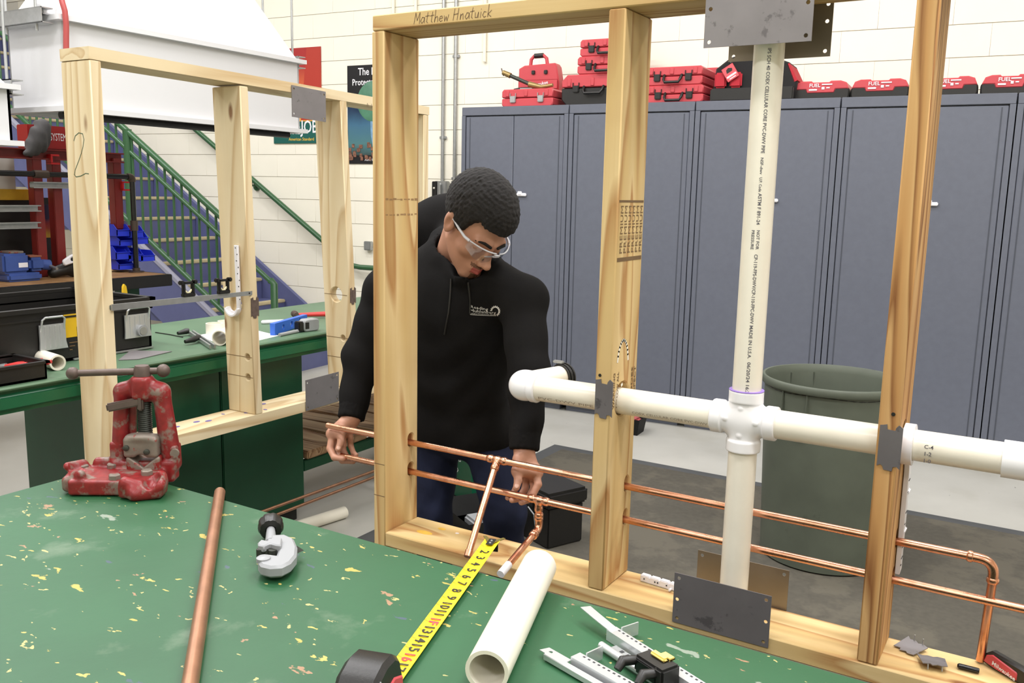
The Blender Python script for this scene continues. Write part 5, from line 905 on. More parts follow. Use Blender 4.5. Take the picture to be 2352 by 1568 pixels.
V, F = text2d('G SYSTEM', .1); k = np.array(V); k = (k-k.min(0))/np.ptp(k, 0); ya, yb = pz(99, 315)[0], pz(147, 315)[0]; za, zb_ = pz(120, 323)[1], pz(120, 306)[1]; MB().raw([(XK+.0206, ya+a*(yb-ya), za+b*(zb_-za)) for a, b in k], F).build('lettering', WHITE, sg, fix=False)
def jk(P):
    f = cap(P, (XK+.01, *pz(92, 290)), (XK+.03, *pz(78, 330)), .04, .05); f = smin(f, cap(P, (XK+.03, *pz(80, 310)), (XK+.035, *pz(66, 345)), .045, .03), .03); f = smin(f, cap(P, (XK+.03, *pz(98, 292)), (XK+.032, *pz(90, 335)), .03, .03), .02); f = smin(f, cap(P, (XK+.035, *pz(66, 340)), (XK+.05, *pz(50, 352)), .026, .018), .03)
    return f+.0035*np.sin(P[..., 1]*150+P[..., 2]*18)
jy, jz_ = pz(80, 320); j = thing('jacket', 'grey cloth jacket draped over the sign box on the rack', 'jacket', (XK, jy, jz_)); sdf_obj('cloth', nets(jk, (XK-.07, jy-.2, jz_-.2), (XK+.12, jy+.16, jz_+.18), .007), CLOTH, j)
# black pipe stand
pp = thing('pipe_stand', 'black iron pipe run with elbows standing on the wooden bench', 'pipe', (-3.3, .8, ZW)); XQ = -3.28; z_ = pz(200, 403, XQ)[1]; ye = pz(303, 407, XQ)[0]; MB().tube([(XQ, pz(-60, 395, XQ)[0], z_)]+bend((XQ, ye, z_), (XQ, 0, z_), (XQ, ye, 0), .03)+[(XQ, ye, ZW+.001)], .0155, 14).build('pipe', BLACKG, pp); fit = pbr('iron_fitting', (84, 72, 64), .5, .5)
yf = pz(93, 398, XQ)[0]; MB().tube([(XQ, yf-.04, z_), (XQ, yf+.04, z_)], .022, 14).build('tee_fitting', fit, pp); MB().tube([(XQ, ye-.03, z_)]+bend((XQ, ye, z_), (XQ, ye-1, z_), (XQ, ye, 0), .02)+[(XQ, ye, z_-.03)], .021, 14).build('elbow_fitting', fit, pp); z2 = pz(304, 518, XQ)[1]; MB().tube([(XQ, ye, z2-.03), (XQ, ye, z2+.03)], .022, 14).build('coupling_fitting', fit, pp); MB().lathe([(.045, 0), (.045, .006), (.022, .008), (.022, .025)], Matrix.Translation((XQ, ye, ZW+.001)), 18).build('floor_flange', fit, pp)
# blue parts bins
def bin_(lab, px, py, w, h):
    y, z = pz(px+7, py+6, XQ-.1); t = thing('parts_bin', lab, 'bin', (XQ-.1, y, z), 0, 'blue parts bins on the rack'); d_ = .13; e = .004
    m = MB(); m.bb(-d_/2, d_/2, -w/2, w/2, 0, e).bb(-d_/2, -d_/2+e, -w/2, w/2, e, h).bb(d_/2-e, d_/2, -w/2, w/2, e, h*.55)
    for s_ in (-1, 1): m.plate([(-d_/2, e), (d_/2, e), (d_/2, h*.55), (d_/2-.035, h), (-d_/2, h)], [], e, Matrix(((1, 0, 0, 0), (0, 0, 1, s_*(w/2-e/2)-e/2), (0, 1, 0, 0), (0, 0, 0, 1))))
    m.bb(d_/2-.002, d_/2+.012, -w/2, w/2, h*.5, h*.56, .002); return m.build('shell', BLUEB, t, False).parent
for i, a in enumerate(((262, 535, .09, .07), (292, 538, .1, .07), (270, 557, .1, .06), (306, 553, .08, .07), (262, 588, .1, .08), (290, 592, .1, .075), (318, 592, .1, .065), (268, 611, .1, .06))):
    bin_('blue plastic parts bin by the pipe stand, '+('top left', 'top right', 'second row left', 'second row right', 'third row left', 'third row middle', 'third row right', 'bottom row')[i], *a)
t = thing('bin_rack', 'dark louvred rack holding the blue parts bins', 'rack', (XQ-.19, pz(285, 560, XQ)[0], ZW)); MB().bb(XQ-.2, XQ-.18, pz(256, 560, XQ-.19)[0], pz(300, 560, XQ-.19)[0], ZW+.001, pz(270, 522, XQ-.19)[1], .003).build('panel', STEELD, t)
# blue bench vise, mask, blocks
yv, zv = pz(38, 628, -3.3); t = thing('bench_vise', 'blue bench vise on the wooden bench at the left edge', 'vise', (-3.3, yv, ZW))
MB().bb(-3.36, -3.22, yv-.09, yv+.1, ZW+.001, ZW+.045, .012).build('base', VISEB, t); MB().bb(-3.35, -3.24, yv-.1, yv+.04, ZW+.045, ZW+.15, .012).build('rear_jaw', VISEB, t); MB().bb(-3.35, -3.24, yv+.045, yv+.13, ZW+.05, ZW+.125, .016).build('front_jaw', VISEB, t); MB().bb(-3.34, -3.25, yv-.06, yv+.02, ZW+.15, ZW+.162, .003).build('anvil', CASTG, t); MB().bb(-3.34, -3.25, yv+.05, yv+.12, ZW+.125, ZW+.133, .003).build('slide_plate', pbr('rust_plate', (160, 104, 80), .6, .3), t); MB().bb(-3.2395, -3.238, yv-.02, yv+.03, ZW+.075, ZW+.1).build('badge', WHITE, t); MB().tube([(-3.29, yv+.13, ZW+.08), (-3.29, yv+.18, ZW+.075)], .03, 14).build('screw_housing', VISEB, t); MB().tube([(-3.2, yv+.17, ZW+.06), (-3.36, yv+.17, ZW+.09)], .008, 10).build('handle', GALV, t)
ym, zm = pz(158, 578, -3.3); t = thing('riding_glove', 'black and white padded glove lying on the wooden bench', 'glove', (-3.3, ym, ZW))
def gl_(P): return smin(smin(cap(P, (-3.3, ym-.1, ZW+.03), (-3.28, ym+.02, ZW+.06), .03, .04), cap(P, (-3.28, ym, ZW+.09), (-3.27, ym+.12, ZW+.14), .03, .035), .04), cap(P, (-3.28, ym+.02, ZW+.03), (-3.28, ym+.1, ZW+.035), .034), .03)
sdf_obj('body', nets(gl_, (-3.37, ym-.18, ZW-.001), (-3.2, ym+.2, ZW+.2), .006), BLACK, t); MB().plate([(-.09, .03), (-.04, .06), (.05, .085), (.1, .09), (.1, .06), (.04, .05), (-.02, .015), (-.08, .0)], [circ(-.03, .035, .012, 10), circ(.03, .06, .01, 10)], .02, Matrix(((0, 0, 1, -3.235), (1, 0, 0, ym), (0, 1, 0, ZW+.07), (0, 0, 0, 1))), .006).build('white_guard', WHITE, t)
t = thing('wood_block', 'flat pale wood offcut on the wooden bench', 'wood', onz(138, 618, ZW)); q = onz(138, 618, ZW); MB().box((q.x, q.y+.04, ZW+.012), (.08, .2, .022), None, .002).build('block', F2('y'), t)
t = thing('bottle', 'small clear plastic bag of fittings below the blue bins', 'bag', onz(268, 613, ZW)); q = onz(270, 613, ZW); MB().sphere((q.x, q.y, ZW+.03), (.04, .07, .03), 2).build('bag', pbr('clear_bag', (208, 200, 204), .2), t); t.name = 'parts_bag'
t = thing('yellow_handle', 'yellow plastic handle sticking up behind the toolbox', 'handle', (-1.86, onx(293, 664, -1.86).y, TT)); q = onx(293, 664, -1.8); MB().plate([(-.008, 0), (.012, 0), (.008, .03), (.0, .04), (-.006, .03)], [], .012, Matrix(((0, 0, 1, q.x-.03), (1, 0, 0, q.y), (0, 1, 0, q.z-.02), (0, 0, 0, 1)))).build('grip', YELLOW, t); MB().tube([(q.x-.024, q.y, TT+.012), (q.x-.024, q.y, q.z-.015)], .006, 8).build('shaft', BLACK, t); MB().bb(q.x-.05, q.x, q.y-.03, q.y+.03, TT+.001, TT+.012).build('foot', BLACK, t)
# pvc pipe on the floor
a, b = onz(690, 1208, .026), onz(792, 1176, .026); d = (b-a).normalized(); t = thing('plastic_pipe', 'white plastic pipe lying on the floor beside the dark green cabinet', 'pipe', b); a.z = b.z = .0267; MB().pipe(a-d*.5, b, .026, .022, 28).build('pipe', PVC, t)
# ================================================================ trash can and bins behind the frame
tc = thing('trash_can', 'grey-green round trash can standing on the mat before the lockers', 'trash can', (.804, 1.78, .0140))
hh = .727; KS = .955; prof = [(.235, 0), (.248, .006)]+[(.25+.026*t, .006+t*(hh-.05)) for t in (0, .25, .5, .75, 1)]+[(.276, hh-.03), (.287, hh-.03), (.29, hh-.024), (.29, hh-.006), (.286, hh), (.277, hh), (.272, hh-.012)]+[(.268-.022*t, hh-.03-t*(hh-.06)) for t in (0, .33, .66, 1)]+[(0, .03)]
prof = [(r_*KS, z_) for r_, z_ in prof]; MB().lathe(prof, Matrix(), 48).build('can_shell', CAN, tc, False)
for a in (-1.92, .2, 2.3):
    hm = Matrix.Rotation(a, 4, 'Z')
    for s_ in (-1, 1): MB().box(hm @ Vector((.259, s_*.052, hh-.1)), (.02, .006, .14), hm.to_3x3() @ Matrix.Rotation(R(-3), 3, 'Y'), .002).build('handle_web', CAN, tc, False)
    MB().box(hm @ Vector((.252, 0, hh-.19)), (.022, .1, .05), hm.to_3x3(), .008).build('handle_grip', CAN, tc, False)
wl = MB(); wl.tube([(.262*math.cos(a), .262*math.sin(a), hh-.036-.004*math.sin(a*5)) for a in np.linspace(-2.9, -.6, 24)], .0022, 6); wl.build('bag_edge', BLACK, tc, False)
gb = thing('recycling_bin', 'green recycling bin with a white arrow symbol behind the person\'s legs', 'bin', (-.72, 1.56, .0142), R(-31))
V, F = [], []
def taper(w0, d0, w1, d1, z0, z1): return [(-w0, -d0, z0), (w0, -d0, z0), (w0, d0, z0), (-w0, d0, z0), (-w1, -d1, z1), (w1, -d1, z1), (w1, d1, z1), (-w1, d1, z1)], [(0, 1, 2, 3), (4, 5, 6, 7), (0, 1, 5, 4), (1, 2, 6, 5), (2, 3, 7, 6), (3, 0, 4, 7)]
V, F = taper(.15, .1, .18, .13, .0, .36); MB().raw(V, F[:1]+F[2:]).build('shell', GREENB, gb, False); V, F = taper(.19, .14, .19, .14, .35, .37); MB().raw(V, F).build('rim', GREENB, gb, False)
rm = Matrix(((1, 0, 0, 0), (0, 0, -1, -.1235), (0, 1, .0, .2), (0, 0, 0, 1)))
for k in range(3):
    rk_ = rm @ Matrix.Rotation(R(120*k), 4, 'Z'); strokes('arrow_mark', [[(-.03, -.045), (-.035, -.06), (.02, -.06), (.02, -.07), (.042, -.05), (.02, -.03), (.02, -.04), (-.03, -.04)]], .004, rk_, WHITE, gb, False)
t = thing('floor_tray', 'dark grey tray of fittings on the floor at the foot of the green bin', 'tray', (-.50, 1.22, .0005), R(-31)); V, F = taper(.15, .1, .17, .12, .014, .1); m = MB(); m.raw(V, [F[0]]+F[2:]); bmesh.ops.solidify(m.b, geom=m.b.faces[:], thickness=.006); m.build('shell', pbr('charcoal_plastic', (58, 58, 58), .5), t, False); MB().bb(-.05, .06, -.04, .03, .02, .06, .01).build('fitting', GREY, t, False)
t = thing('toolbox', 'small black lidded toolbox on the floor right of the person\'s legs', 'toolbox', (-.215, 1.30, .0135), R(-24)); MB().bb(-.1, .13, -.08, .1, 0, .17, .006).build('bin', BLACK, t, False); MB().bb(-.115, .145, -.095, .115, .17, .235, .012).build('lid', BLACK, t, False); MB().tube([(.0, -.086, .14), (.02, -.1, .15), (.06, -.1, .13), (.06, -.088, .06)], .003, 8).build('wire_loop', GREY, t, False); MB().bb(-.03, .05, -.099, -.094, .155, .185, .003).build('latch', BLACK, t, False)
t = thing('floor_bin', 'small black bin of red scraps on the floor by the lockers', 'bin', (-.62, 3.08, .0005), A); V, F = taper(.07, .06, .085, .075, 0, .1); m = MB(); m.raw(V, [F[0]]+F[2:]); bmesh.ops.solidify(m.b, geom=m.b.faces[:], thickness=.004); m.build('shell', BLACK, t, False); MB().bb(-.06, .06, -.05, .05, .03, .095, .012).build('scraps', pbr('scrap_red', (180, 90, 90), .6, var=.5, vs=60), t, False)
# ================================================================ the person
HC = atd(1092, 520, 2.55)
pn = thing('person', 'person in a black hoodie and safety glasses bending over the copper pipes', 'person', (-.12, .62, 0.0140))
rt, upv, tv = Vector(MR[0]), Vector(MR[1]), -Vector(MR[2])
pt_, th_ = R(50), R(43)
fv = (math.sin(th_)*math.cos(pt_)*rt-math.sin(pt_)*upv+math.cos(th_)*math.cos(pt_)*tv).normalized(); uv_ = (math.sin(th_)*math.sin(pt_)*rt+math.cos(pt_)*upv+math.cos(th_)*math.sin(pt_)*tv).normalized(); lv = uv_.cross(fv)*-1
lv = (math.cos(th_)*rt-math.sin(th_)*tv).normalized()
HB = np.array([lv, fv, uv_]); HS = 1.06
def toh(P): return ((P-np.array(HC, np.float32)) @ HB.T.astype(np.float32))/HS
def hw(p): return HC+HS*(p[0]*lv+p[1]*fv+p[2]*uv_)
def mir(f, P): return f(np.stack([np.abs(P[..., 0]), P[..., 1], P[..., 2]], -1))
def headf(P):
    Q = np.stack([np.abs(P[..., 0]), P[..., 1], P[..., 2]], -1)
    f = ell(P, (0, -.014, .036), (.0745, .096, .086)); f = smin(f, ell(P, (0, .028, -.028), (.06, .062, .082)), .03)
    f = smin(f, cap(Q, (.048, -.004, -.05), (.014, .07, -.1), .016, .016), .03); f = smin(f, ell(P, (0, .074, -.102), (.022, .018, .016)), .015)
    f = smin(f, ell(Q, (.044, .056, -.026), (.02, .02, .018)), .02); f = smin(f, cap(Q, (.01, .088, .016), (.044, .074, .018), .009), .012)
    f = smax(f, -ell(Q, (.031, .1, -.004), (.017, .017, .012)), .01); f = smin(f, ell(Q, (.031, .078, -.005), (.0145, .012, .012)), .003)
    f = smin(f, cap(P, (0, .086, .008), (0, .11, -.034), .0075, .011), .01); f = smin(f, ell(P, (0, .114, -.037), (.0115, .0115, .0105)), .006); f = smin(f, ell(Q, (.0135, .101, -.04), (.0085, .011, .009)), .006)
    f = smin(f, ell(P, (0, .082, -.068), (.026, .018, .022)), .014); f = smin(f, cap(Q, (0, .0995, -.0655), (.019, .089, -.0675), .0058, .004), .004); f = smin(f, cap(Q, (0, .099, -.0755), (.017, .088, -.0735), .0072, .0045), .004); f = smax(f, -cap(Q, (0, .108, -.0702), (.02, .094, -.0705), .0022), .002)
    e = ell(Q, (.077, -.012, -.006), (.009, .019, .031)); e = smin(e, ell(Q, (.082, -.018, .004), (.008, .016, .024)), .006); e = smax(e, -ell(Q, (.09, -.008, -.004), (.009, .0095, .017)), .004); f = smin(f, e, .006)
    return f
def H(V): return ((V-np.array(HC)) @ HB.T)/HS
NB = atd(1046, 592, 2.70)
def headw(P):
    f = headf(toh(P))*HS; a = hw((0, -.035, -.03)); return smin(f, cap(P, a, NB, .056, .062), .025)
hl = np.array(HC); hv = nets(headw, tuple(hl-np.array((.2, .2, .24))), tuple(hl+np.array((.2, .2, .18))), .0032)
# hands: joints given as points, fingers curl round the lower copper pipe
d0, d1 = 2.345, 2.66
def hand_sdf(wr, fingers, thumb, palm, fore):
    def f(P):
        g = cap(P, fore, wr, .027, .0225)
        for (m, p, d, t), r in fingers: g = smin(g, cap(P, wr, m, .0215, r*1.32), .014)
        for a, b in palm: g = smin(g, cap(P, a, b, .0155), .014)
        for (m, p, d, t), r in fingers:
            h = smin(cap(P, m, p, r*1.1, r), cap(P, p, d, r, r*.93), .003); h = smin(h, cap(P, d, t, r*.93, r*.82), .003); g = smin(g, h, .0045)
        c, m, i, t = thumb; h = smin(cap(P, c, m, .0165, .0125), cap(P, m, i, .0125, .0105), .005); h = smin(h, cap(P, i, t, .0105, .0092), .004); g = smin(g, h, .008); return g
    return f
def J(l): return [atd(*q) for q in l]
WL = atd(1204, 1034, d0+.075)
fL = [(J([(1231, 1084, d0+.05), (1236, 1112, d0+.03), (1224, 1134, d0+.022), (1209, 1147, d0+.022)]), .0102), (J([(1224, 1082, d0+.066), (1226, 1122, d0+.054), (1212, 1147, d0+.036), (1198, 1153, d0+.012)]), .0102), (J([(1212, 1080, d0+.078), (1206, 1122, d0+.066), (1192, 1145, d0+.042), (1176, 1148, d0+.014)]), .0096), (J([(1199, 1076, d0+.084), (1188, 1114, d0+.074), (1176, 1138, d0+.05), (1166, 1143, d0+.026)]), .0085)]
tL = J([(1192, 1056, d0+.052), (1188, 1082, d0+.032), (1190, 1103, d0+.018), (1186, 1119, d0+.006)])
hL = nets(hand_sdf(WL, fL, tL, [(fL[0][0][0], fL[3][0][0]), (tL[0], fL[1][0][0]), (tL[1], fL[0][0][0]), (tL[0].lerp(WL, .5), fL[2][0][0])], atd(1206, 1000, d0+.085)), tuple(np.min([np.array(WL)-.06]+[np.array(q)-.03 for a, _ in fL for q in a], 0)), tuple(np.max([np.array(WL)+.06]+[np.array(q)+.03 for a, _ in fL for q in a], 0)), .0017)
WR = atd(806, 962, d1+.07)
fR = [(J([(764, 996, d1+.04), (758, 1030, d1+.022), (768, 1050, d1+.002), (788, 1053, d1-.012)]), .0105), (J([(773, 988, d1+.056), (768, 1034, d1+.048), (786, 1057, d1+.026), (811, 1059, d1+.004)]), .0105), (J([(788, 986, d1+.066), (788, 1034, d1+.06), (799, 1054, d1+.042), (814, 1057, d1+.016)]), .0098), (J([(803, 985, d1+.07), (806, 1024, d1+.066), (812, 1040, d1+.048), (818, 1045, d1+.026)]), .0085)]
tR = J([(788, 976, d1+.048), (782, 994, d1+.03), (783, 1014, d1+.012), (777, 1031, d1-.002)])
hR = nets(hand_sdf(WR, fR, tR, [(fR[0][0][0], fR[3][0][0]), (tR[0], fR[1][0][0]), (tR[1], fR[0][0][0]), (tR[0].lerp(WR, .5), fR[2][0][0])], atd(812, 935, d1+.08)), tuple(np.min([np.array(WR)-.06]+[np.array(q)-.03 for a, _ in fR for q in a], 0)), tuple(np.max([np.array(WR)+.06]+[np.array(q)+.03 for a, _ in fR for q in a], 0)), .0017)
for i_, t_ in ((tL[2], tL[3]), (tR[2], tR[3])):
    ax_ = (t_-i_).normalized(); cdv = (Vector(CAM)-t_).normalized(); sd2 = ax_.cross(cdv).normalized(); nm = sd2.cross(ax_); NB_ = np.array([sd2, ax_, nm]); cn = t_+nm*.0076-ax_*.001
    NAILS = globals().setdefault('NAILS', []); NAILS.append(nets(lambda P, c=cn, B=NB_: ell(P, c, (.0062, .0075, .0022), B), tuple(np.array(cn)-.012), tuple(np.array(cn)+.012), .001))
# joints of the rest of the body
SL, SRr, EL, ER = atd(1200, 690, 2.56), atd(886, 668, 2.82), atd(1217, 850, 2.47), atd(832, 822, 2.80)
CH_, AB, PV = atd(1048, 745, 2.72), atd(1050, 875, 2.80), atd(1060, 975, 2.88)
HL, HR_ = atd(1120, 985, 2.84), atd(1003, 985, 2.95); KL, KR = atd(1158, 1180, 2.80), atd(990, 1180, 2.92); FL = Vector((KL.x-.02, KL.y+.05, .1)); FR_ = Vector((KR.x-.02, KR.y+.05, .1))
bl = (SL-SRr).normalized(); bu_ = (CH_-PV).normalized(); bf = bu_.cross(bl).normalized(); bu_ = bl.cross(bf).normalized(); 
if bf.dot(tv) < 0: bf = -bf
BB = np.array([bl, bf, bu_])
def torso(P, g):
    f = ell(P, CH_, (.178+g, .112+g, .2+g), BB); f = smin(f, ell(P, AB, (.16+g, .108+g, .16+g), BB), .06); f = smin(f, ell(P, PV, (.165+g, .112+g, .12+g), BB), .05); f = smin(f, cap(P, NB, SL, .06+g, .056+g), .05); f = smin(f, cap(P, NB, SRr, .06+g, .056+g), .05); return f
def arms(P, g, f): 
    for s, e, w in ((SL, EL, WL), (SRr, ER, WR)): a = smin(cap(P, s, e, .055+g, .046+g), cap(P, e, w, .046+g, .026+g), .02); f = smin(f, a, .035)
    return f
def legs(P, g, f):
    for h, k, a in ((HL, KL, FL), (HR_, KR, FR_)): q = smin(cap(P, h, k, .073+g, .055+g), cap(P, k, a, .056+g, .042+g), .02); f = smin(f, q, .03)
    return f
bfn = lambda P: legs(P, -.012, arms(P, -.012, torso(P, -.014)))
pts = [SL, SRr, EL, ER, CH_, PV, FL, FR_, NB, WL, WR]; lo = np.min([np.array(p) for p in pts], 0)-.2; hi = np.max([np.array(p) for p in pts], 0)+.2
lo[2] = max(lo[2], .04)
bv = nets(bfn, tuple(lo), tuple(hi), .014)
body = sdf_obj('body', [hv, hL, hR, bv], SKIN, pn)
[sdf_obj('thumb_nail', q_, NAIL, pn) for q_ in NAILS]; body.data.materials.append(LIP); body.data.materials.append(STUB); n1 = len(hv[1]); cen = hv[0][hv[1]].mean(1); Hc = H(cen)
lip = (np.abs(Hc[:, 0]) < .021-.25*np.abs(Hc[:, 2]+.07)) & (Hc[:, 2] > -.0815) & (Hc[:, 2] < -.0615) & (Hc[:, 1] > .0895)
stub = (np.abs(Hc[:, 0]) < .026) & (Hc[:, 2] > -.0615) & (Hc[:, 2] < -.052) & (Hc[:, 1] > .078) | ((np.abs(Hc[:, 0]) < .012) & (Hc[:, 2] < -.086) & (Hc[:, 1] > .07))
mi = np.zeros(len(body.data.polygons), np.int32); mi[:n1][stub] = 2; mi[:n1][lip] = 1; body.data.polygons.foreach_set('material_index', mi)
# hair
def hairf(P):
    Q = toh(P)*np.float32(1); f = ell(Q, (0, -.016, .052), (.093, .117, .1)); f = smax(f, -(headf(Q)+.004), .004)
    hl_ = np.interp(Q[..., 1], [-.14, -.08, -.05, -.03, -.012, .004, .018, .034, .046, .06, .075, .1], [-.055, -.05, -.03, .005, .03, .0, -.004, .012, .05, .062, .058, .06]).astype(np.float32)
    hl_ = hl_+np.where(Q[..., 1] > .05, -.35*np.clip(.03-np.abs(Q[..., 0]), -.05, .03)*.5, 0)
    f = smax(f, (hl_-Q[..., 2])*.8, .006); w = P*190; f = f*HS+.0022*(np.sin(w[..., 0]+1.7*np.sin(w[..., 1]*.7))*np.sin(w[..., 1]+1.3*np.sin(w[..., 2]*.8))*np.sin(w[..., 2]+np.sin(w[..., 0]*.9)))+.0012*np.sin(w[..., 0]*2.1)*np.sin(w[..., 2]*2.3); return f
sdf_obj('hair', nets(hairf, tuple(hl-np.array((.19, .19, .15))), tuple(hl+np.array((.19, .19, .21))), .0032), HAIR, pn)
for s_ in (-1, 1):
    def brow(P): Q = toh(P); Q = np.stack([Q[..., 0]*s_, Q[..., 1], Q[..., 2]], -1); return np.minimum(cap(Q, (.013, .0985, .017), (.034, .092, .0235), .0042, .0042), cap(Q, (.034, .092, .0235), (.052, .075, .017), .004, .002))*HS
    sdf_obj('eyebrow', nets(brow, tuple(np.array(hw((s_*.032, .088, .02)))-.04), tuple(np.array(hw((s_*.032, .088, .02)))+.04), .0015), HAIR, pn)
def moust(P): Q = toh(P); Q = np.stack([np.abs(Q[..., 0]), Q[..., 1], Q[..., 2]], -1); return cap(Q, (.003, .1005, -.0575), (.022, .09, -.063), .0026, .0016)*HS
sdf_obj('moustache', nets(moust, tuple(np.array(hw((0, .09, -.06)))-.04), tuple(np.array(hw((0, .09, -.06)))+.04), .0014), STUB, pn)
# hoodie
def hood_(P):
    hem = (P-np.array(PV, np.float32)) @ np.array(bu_, np.float32); ar = arms(P, .012, np.full(P.shape[:-1], 9., np.float32)); f = smin(ar, smax(smin(torso(P, .014), ell(P, PV, (.192, .135, .14), BB), .04), -(hem+.05), .008), .03); f = smin(f, ell(P, atd(1006, 528, 2.86), (.1, .085, .09)), .05); f = smin(f, cap(P, atd(978, 505, 2.86), atd(1045, 478, 2.84), .052, .05), .05)
    ringp = [atd(1012, 545, 2.73), atd(1022, 600, 2.64), atd(1065, 635, 2.57), atd(1115, 632, 2.60), atd(1140, 615, 2.68), atd(1120, 560, 2.80), atd(1050, 510, 2.86)]
    for a, b in zip(ringp, ringp[1:]+ringp[:1]): f = smin(f, cap(P, a, b, .026), .024)
    nk = atd(1076, 560, 2.62); f = smax(f, -(headw(P)-.008), .008); f = smax(f, -cap(P, atd(1060, 585, 2.64), atd(1085, 560, 2.54), .042, .052), .012)
    f = smax(f, np.dot(P-np.array(atd(1060, 948, 2.85)), -np.array(bu_, np.float32)), .01)*1.0 if False else f
    for w, e in ((WL, EL), (WR, ER)): d = np.array((w-e).normalized(), np.float32); f = np.where(np.linalg.norm(P-np.array(w, np.float32), axis=-1) < .12, np.maximum(f, (P-np.array(w, np.float32)) @ d+.012), f)
    wv = P*np.float32(1); f = f+.0055*np.sin(wv[..., 2]*52+6*np.sin(wv[..., 0]*9+wv[..., 1]*7))*np.clip((1.2-wv[..., 2])*2.2, 0, 1)*np.clip((wv[..., 2]-.7)*6, .3, 1)+.0025*np.sin(wv[..., 0]*31+wv[..., 2]*19+3*np.sin(wv[..., 1]*15))
    return f
lo2 = lo.copy(); lo2[2] = .64; hd_v = nets(hood_, tuple(lo2), tuple(hi+np.array((0, 0, .1))), .0075); hoodie = sdf_obj('hoodie', hd_v, HOODIE, pn)
for w, e in ((WL, EL), (WR, ER)):
    d = (e-w).normalized()
    def cuff(P):
        t = (P-np.array(w, np.float32)) @ np.array(d, np.float32); f = smax(cap(P, w-d*.05, w+d*.1, .041, .0425), np.abs(t-.032)-.032, .006); r = np.arctan2((P-np.array(w, np.float32)) @ np.array(bl, np.float32), (P-np.array(w, np.float32)) @ np.array(bf, np.float32)); return f+.0008*np.sin(r*34)
    sdf_obj('cuff', nets(cuff, tuple(np.array(w)-.09), tuple(np.array(w)+.11), .004), HOODIE, pn)
bvh = BVHTree.FromPolygons([tuple(v) for v in hd_v[0]], [tuple(f) for f in hd_v[1]])
def onhood(x, y, lift=.0012):
    d = Vector(ray(x, y)).normalized(); h = bvh.ray_cast(Vector(CAM), d); return h[0]-d*lift if h[0] is not None else atd(x, y, 2.6)
def hoodtext(name, s_, x0, y0, x1, y1, hgt):
    V, F = text2d(s_, 1, res=1); k = np.array(V); k[:, 0] = (k[:, 0]-k[:, 0].min())/np.ptp(k[:, 0]); k[:, 1] /= .72
    dx, dy = x1-x0, y1-y0; return MB().raw([onhood(x0+dx*a-.05*b*0, y0+dy*a-hgt*b) for a, b in k], F).build(name, pbr('logo_thread', (214, 212, 206), .8), hoodie, fix=False)
hoodtext('logo_word', 'Reading', 1081, 707, 1121, 713.5, 7); hoodtext('logo_word', 'Muhlenberg', 1080, 716, 1139, 721.5, 7); hoodtext('logo_line', 'CAREER & TECHNOLOGY CENTER', 1079.5, 720.5, 1139, 724.5, 2.2)
def hoodstroke(name, pts, w):
    V, F = stroke2([pts], w); return MB().raw([onhood(a, b) for a, b in V], F).build(name, pbr('logo_thread', (214, 212, 206)), hoodie, fix=False)
hoodstroke('logo_rule', [(1079.5, 722)]+[(1079.5+60*k/8, 722.3+2.6*math.sin(k/8*1.5)) for k in range(1, 9)], .9)
ga = [(1137.5+8.6*math.cos(R(a)), 714.5-9.4*math.sin(R(a))) for a in range(-62, 175, 8)]; hoodstroke('logo_gear', ga, 2.6)
for a in range(-60, 175, 21): hoodstroke('logo_gear_tooth', [(1137.5+9.2*math.cos(R(a)), 714.5-10*math.sin(R(a))), (1137.5+11*math.cos(R(a)), 714.5-12*math.sin(R(a)))], 2.2)
for P_ in ([(1036, 640), (1034, 680), (1030, 720), (1024, 750), (1021, 768)], [(1075, 648), (1080, 690), (1079, 720)]): MB().tube([onhood(a, b, .003) for a, b in P_], .0028, 8).build('drawstring', BLACK, hoodie)
# jeans and shoes
def jeansf(P):
    f = legs(P, .012, ell(P, PV, (.165, .118, .11), BB)); hem = (P-np.array(PV, np.float32)) @ np.array(bu_, np.float32); f = smax(f, hem-.0, .01); f = np.maximum(f, .055-P[..., 2])
    return f+.005*np.sin(P[..., 2]*44+4*np.sin(P[..., 0]*20+P[..., 1]*14))*np.clip((.62-P[..., 2])*3, .15, 1)
sdf_obj('jeans', nets(jeansf, (lo[0]+.1, lo[1]+.05, .03), (hi[0], hi[1], .86), .0085), JEANS, pn)
for a in (FL, FR_):
    def shoe(P): f = smin(ell(P, (a.x, a.y, .07), (.045, .06, .055)), ell(P, (a.x+.03, a.y-.11, .05), (.045, .1, .036)), .04); return smax(f, .0155-P[..., 2], .004)
    sdf_obj('shoe', nets(shoe, (a.x-.1, a.y-.25, .008), (a.x+.12, a.y+.1, .14), .006), BLACK, pn)
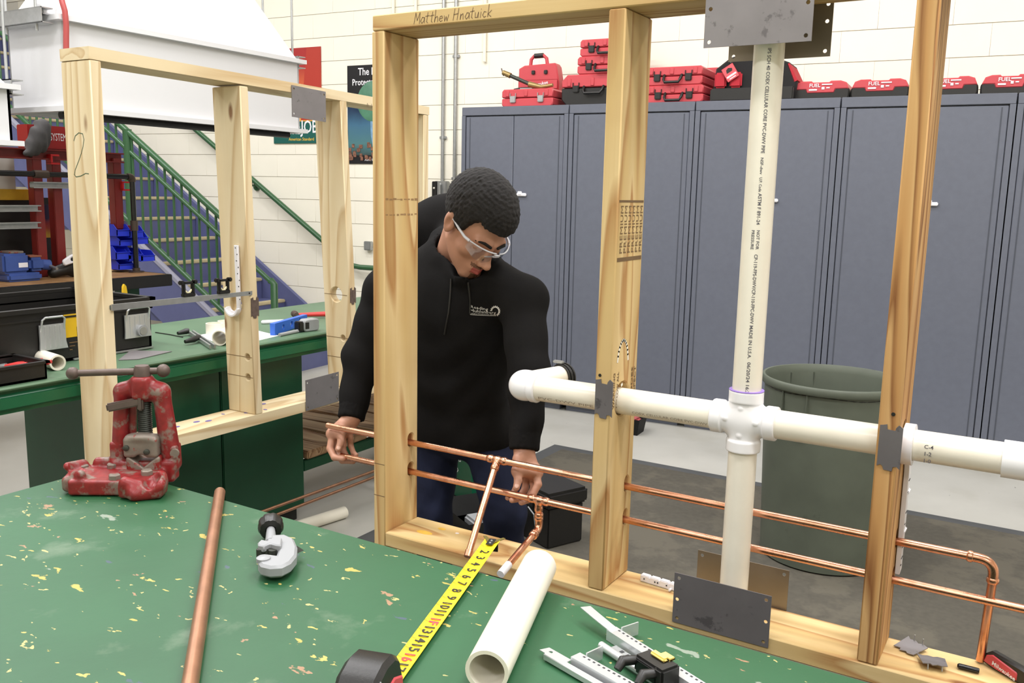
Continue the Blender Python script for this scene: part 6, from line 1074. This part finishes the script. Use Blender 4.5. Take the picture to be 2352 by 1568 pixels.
# safety glasses
m_, N, L, B = new('clear_lens'); tr = N.new('ShaderNodeBsdfTransparent'); gs = N.new('ShaderNodeBsdfGlossy'); gs.inputs['Roughness'].default_value = .06; mx = N.new('ShaderNodeMixShader'); lw = N.new('ShaderNodeLayerWeight'); lw.inputs['Blend'].default_value = .35; tr.inputs[0].default_value = (.94, .95, .97, 1)
ma = N.new('ShaderNodeMath'); ma.operation = 'MULTIPLY_ADD'; ma.inputs[1].default_value = .45; ma.inputs[2].default_value = .04; L.new(lw.outputs['Facing'], ma.inputs[0]); L.new(ma.outputs[0], mx.inputs[0]); L.new(tr.outputs[0], mx.inputs[1]); L.new(gs.outputs[0], mx.inputs[2]); L.new(mx.outputs[0], N['Material Output'].inputs[0]); LENS = m_
CLEARP = pbr('clear_frame', (214, 216, 226), .12)
gls = thing('x', None, None); bpy.data.objects.remove(gls)
def lens_pt(x, z): return hw((x, .121-9.5*x*x-.12*max(0, -z), z))
for s_ in (-1, 1):
    V, F = [], []; nx_, nz = 14, 8
    for k in (0, 1):
        for i in range(nx_+1):
            x = .0085+.0615*i/nx_
            for j in range(nz+1):
                zt_ = .017-.004*(i/nx_); zb_ = -.026+.02*max(0, .25-i/nx_)*4*.6+.016*max(0, i/nx_-.6)/.4; z = zb_+(zt_-zb_)*j/nz; p = lens_pt(s_*x, z); V.append(p-fv*.0016*k)
    n_ = (nx_+1)*(nz+1)
    for i in range(nx_):
        for j in range(nz): a = i*(nz+1)+j; F += [(a, a+1, a+nz+2, a+nz+1), (n_+a, n_+a+nz+1, n_+a+nz+2, n_+a+1)]
    ln = MB().raw(V, F).build('glasses_lens', LENS, pn)
    MB().tube([lens_pt(s_*(.006+.064*i/14), .017-.004*i/14+.001) for i in range(15)], .0021, 8).build('rim', CLEARP, ln)
    MB().tube([lens_pt(s_*.07, .013), hw((s_*.0775, .06, .012)), hw((s_*.081, .03, .012)), hw((s_*.083, .0, .014)), hw((s_*.082, -.02, .008))], [.0045, .0042, .0035, .003, .0025], 10).build('glasses_temple', CLEARP, pn)
MB().tube([lens_pt(-.009, .012), hw((0, .1235, .014)), lens_pt(.009, .012)], .0028, 8).build('glasses_bridge', CLEARP, pn)
for s_ in (-1, 1): MB().tube([lens_pt(s_*.009, .008), hw((s_*.011, .112, -.002)), hw((s_*.014, .1, -.014))], .0022, 8).build('nose_pad', CLEARP, pn)
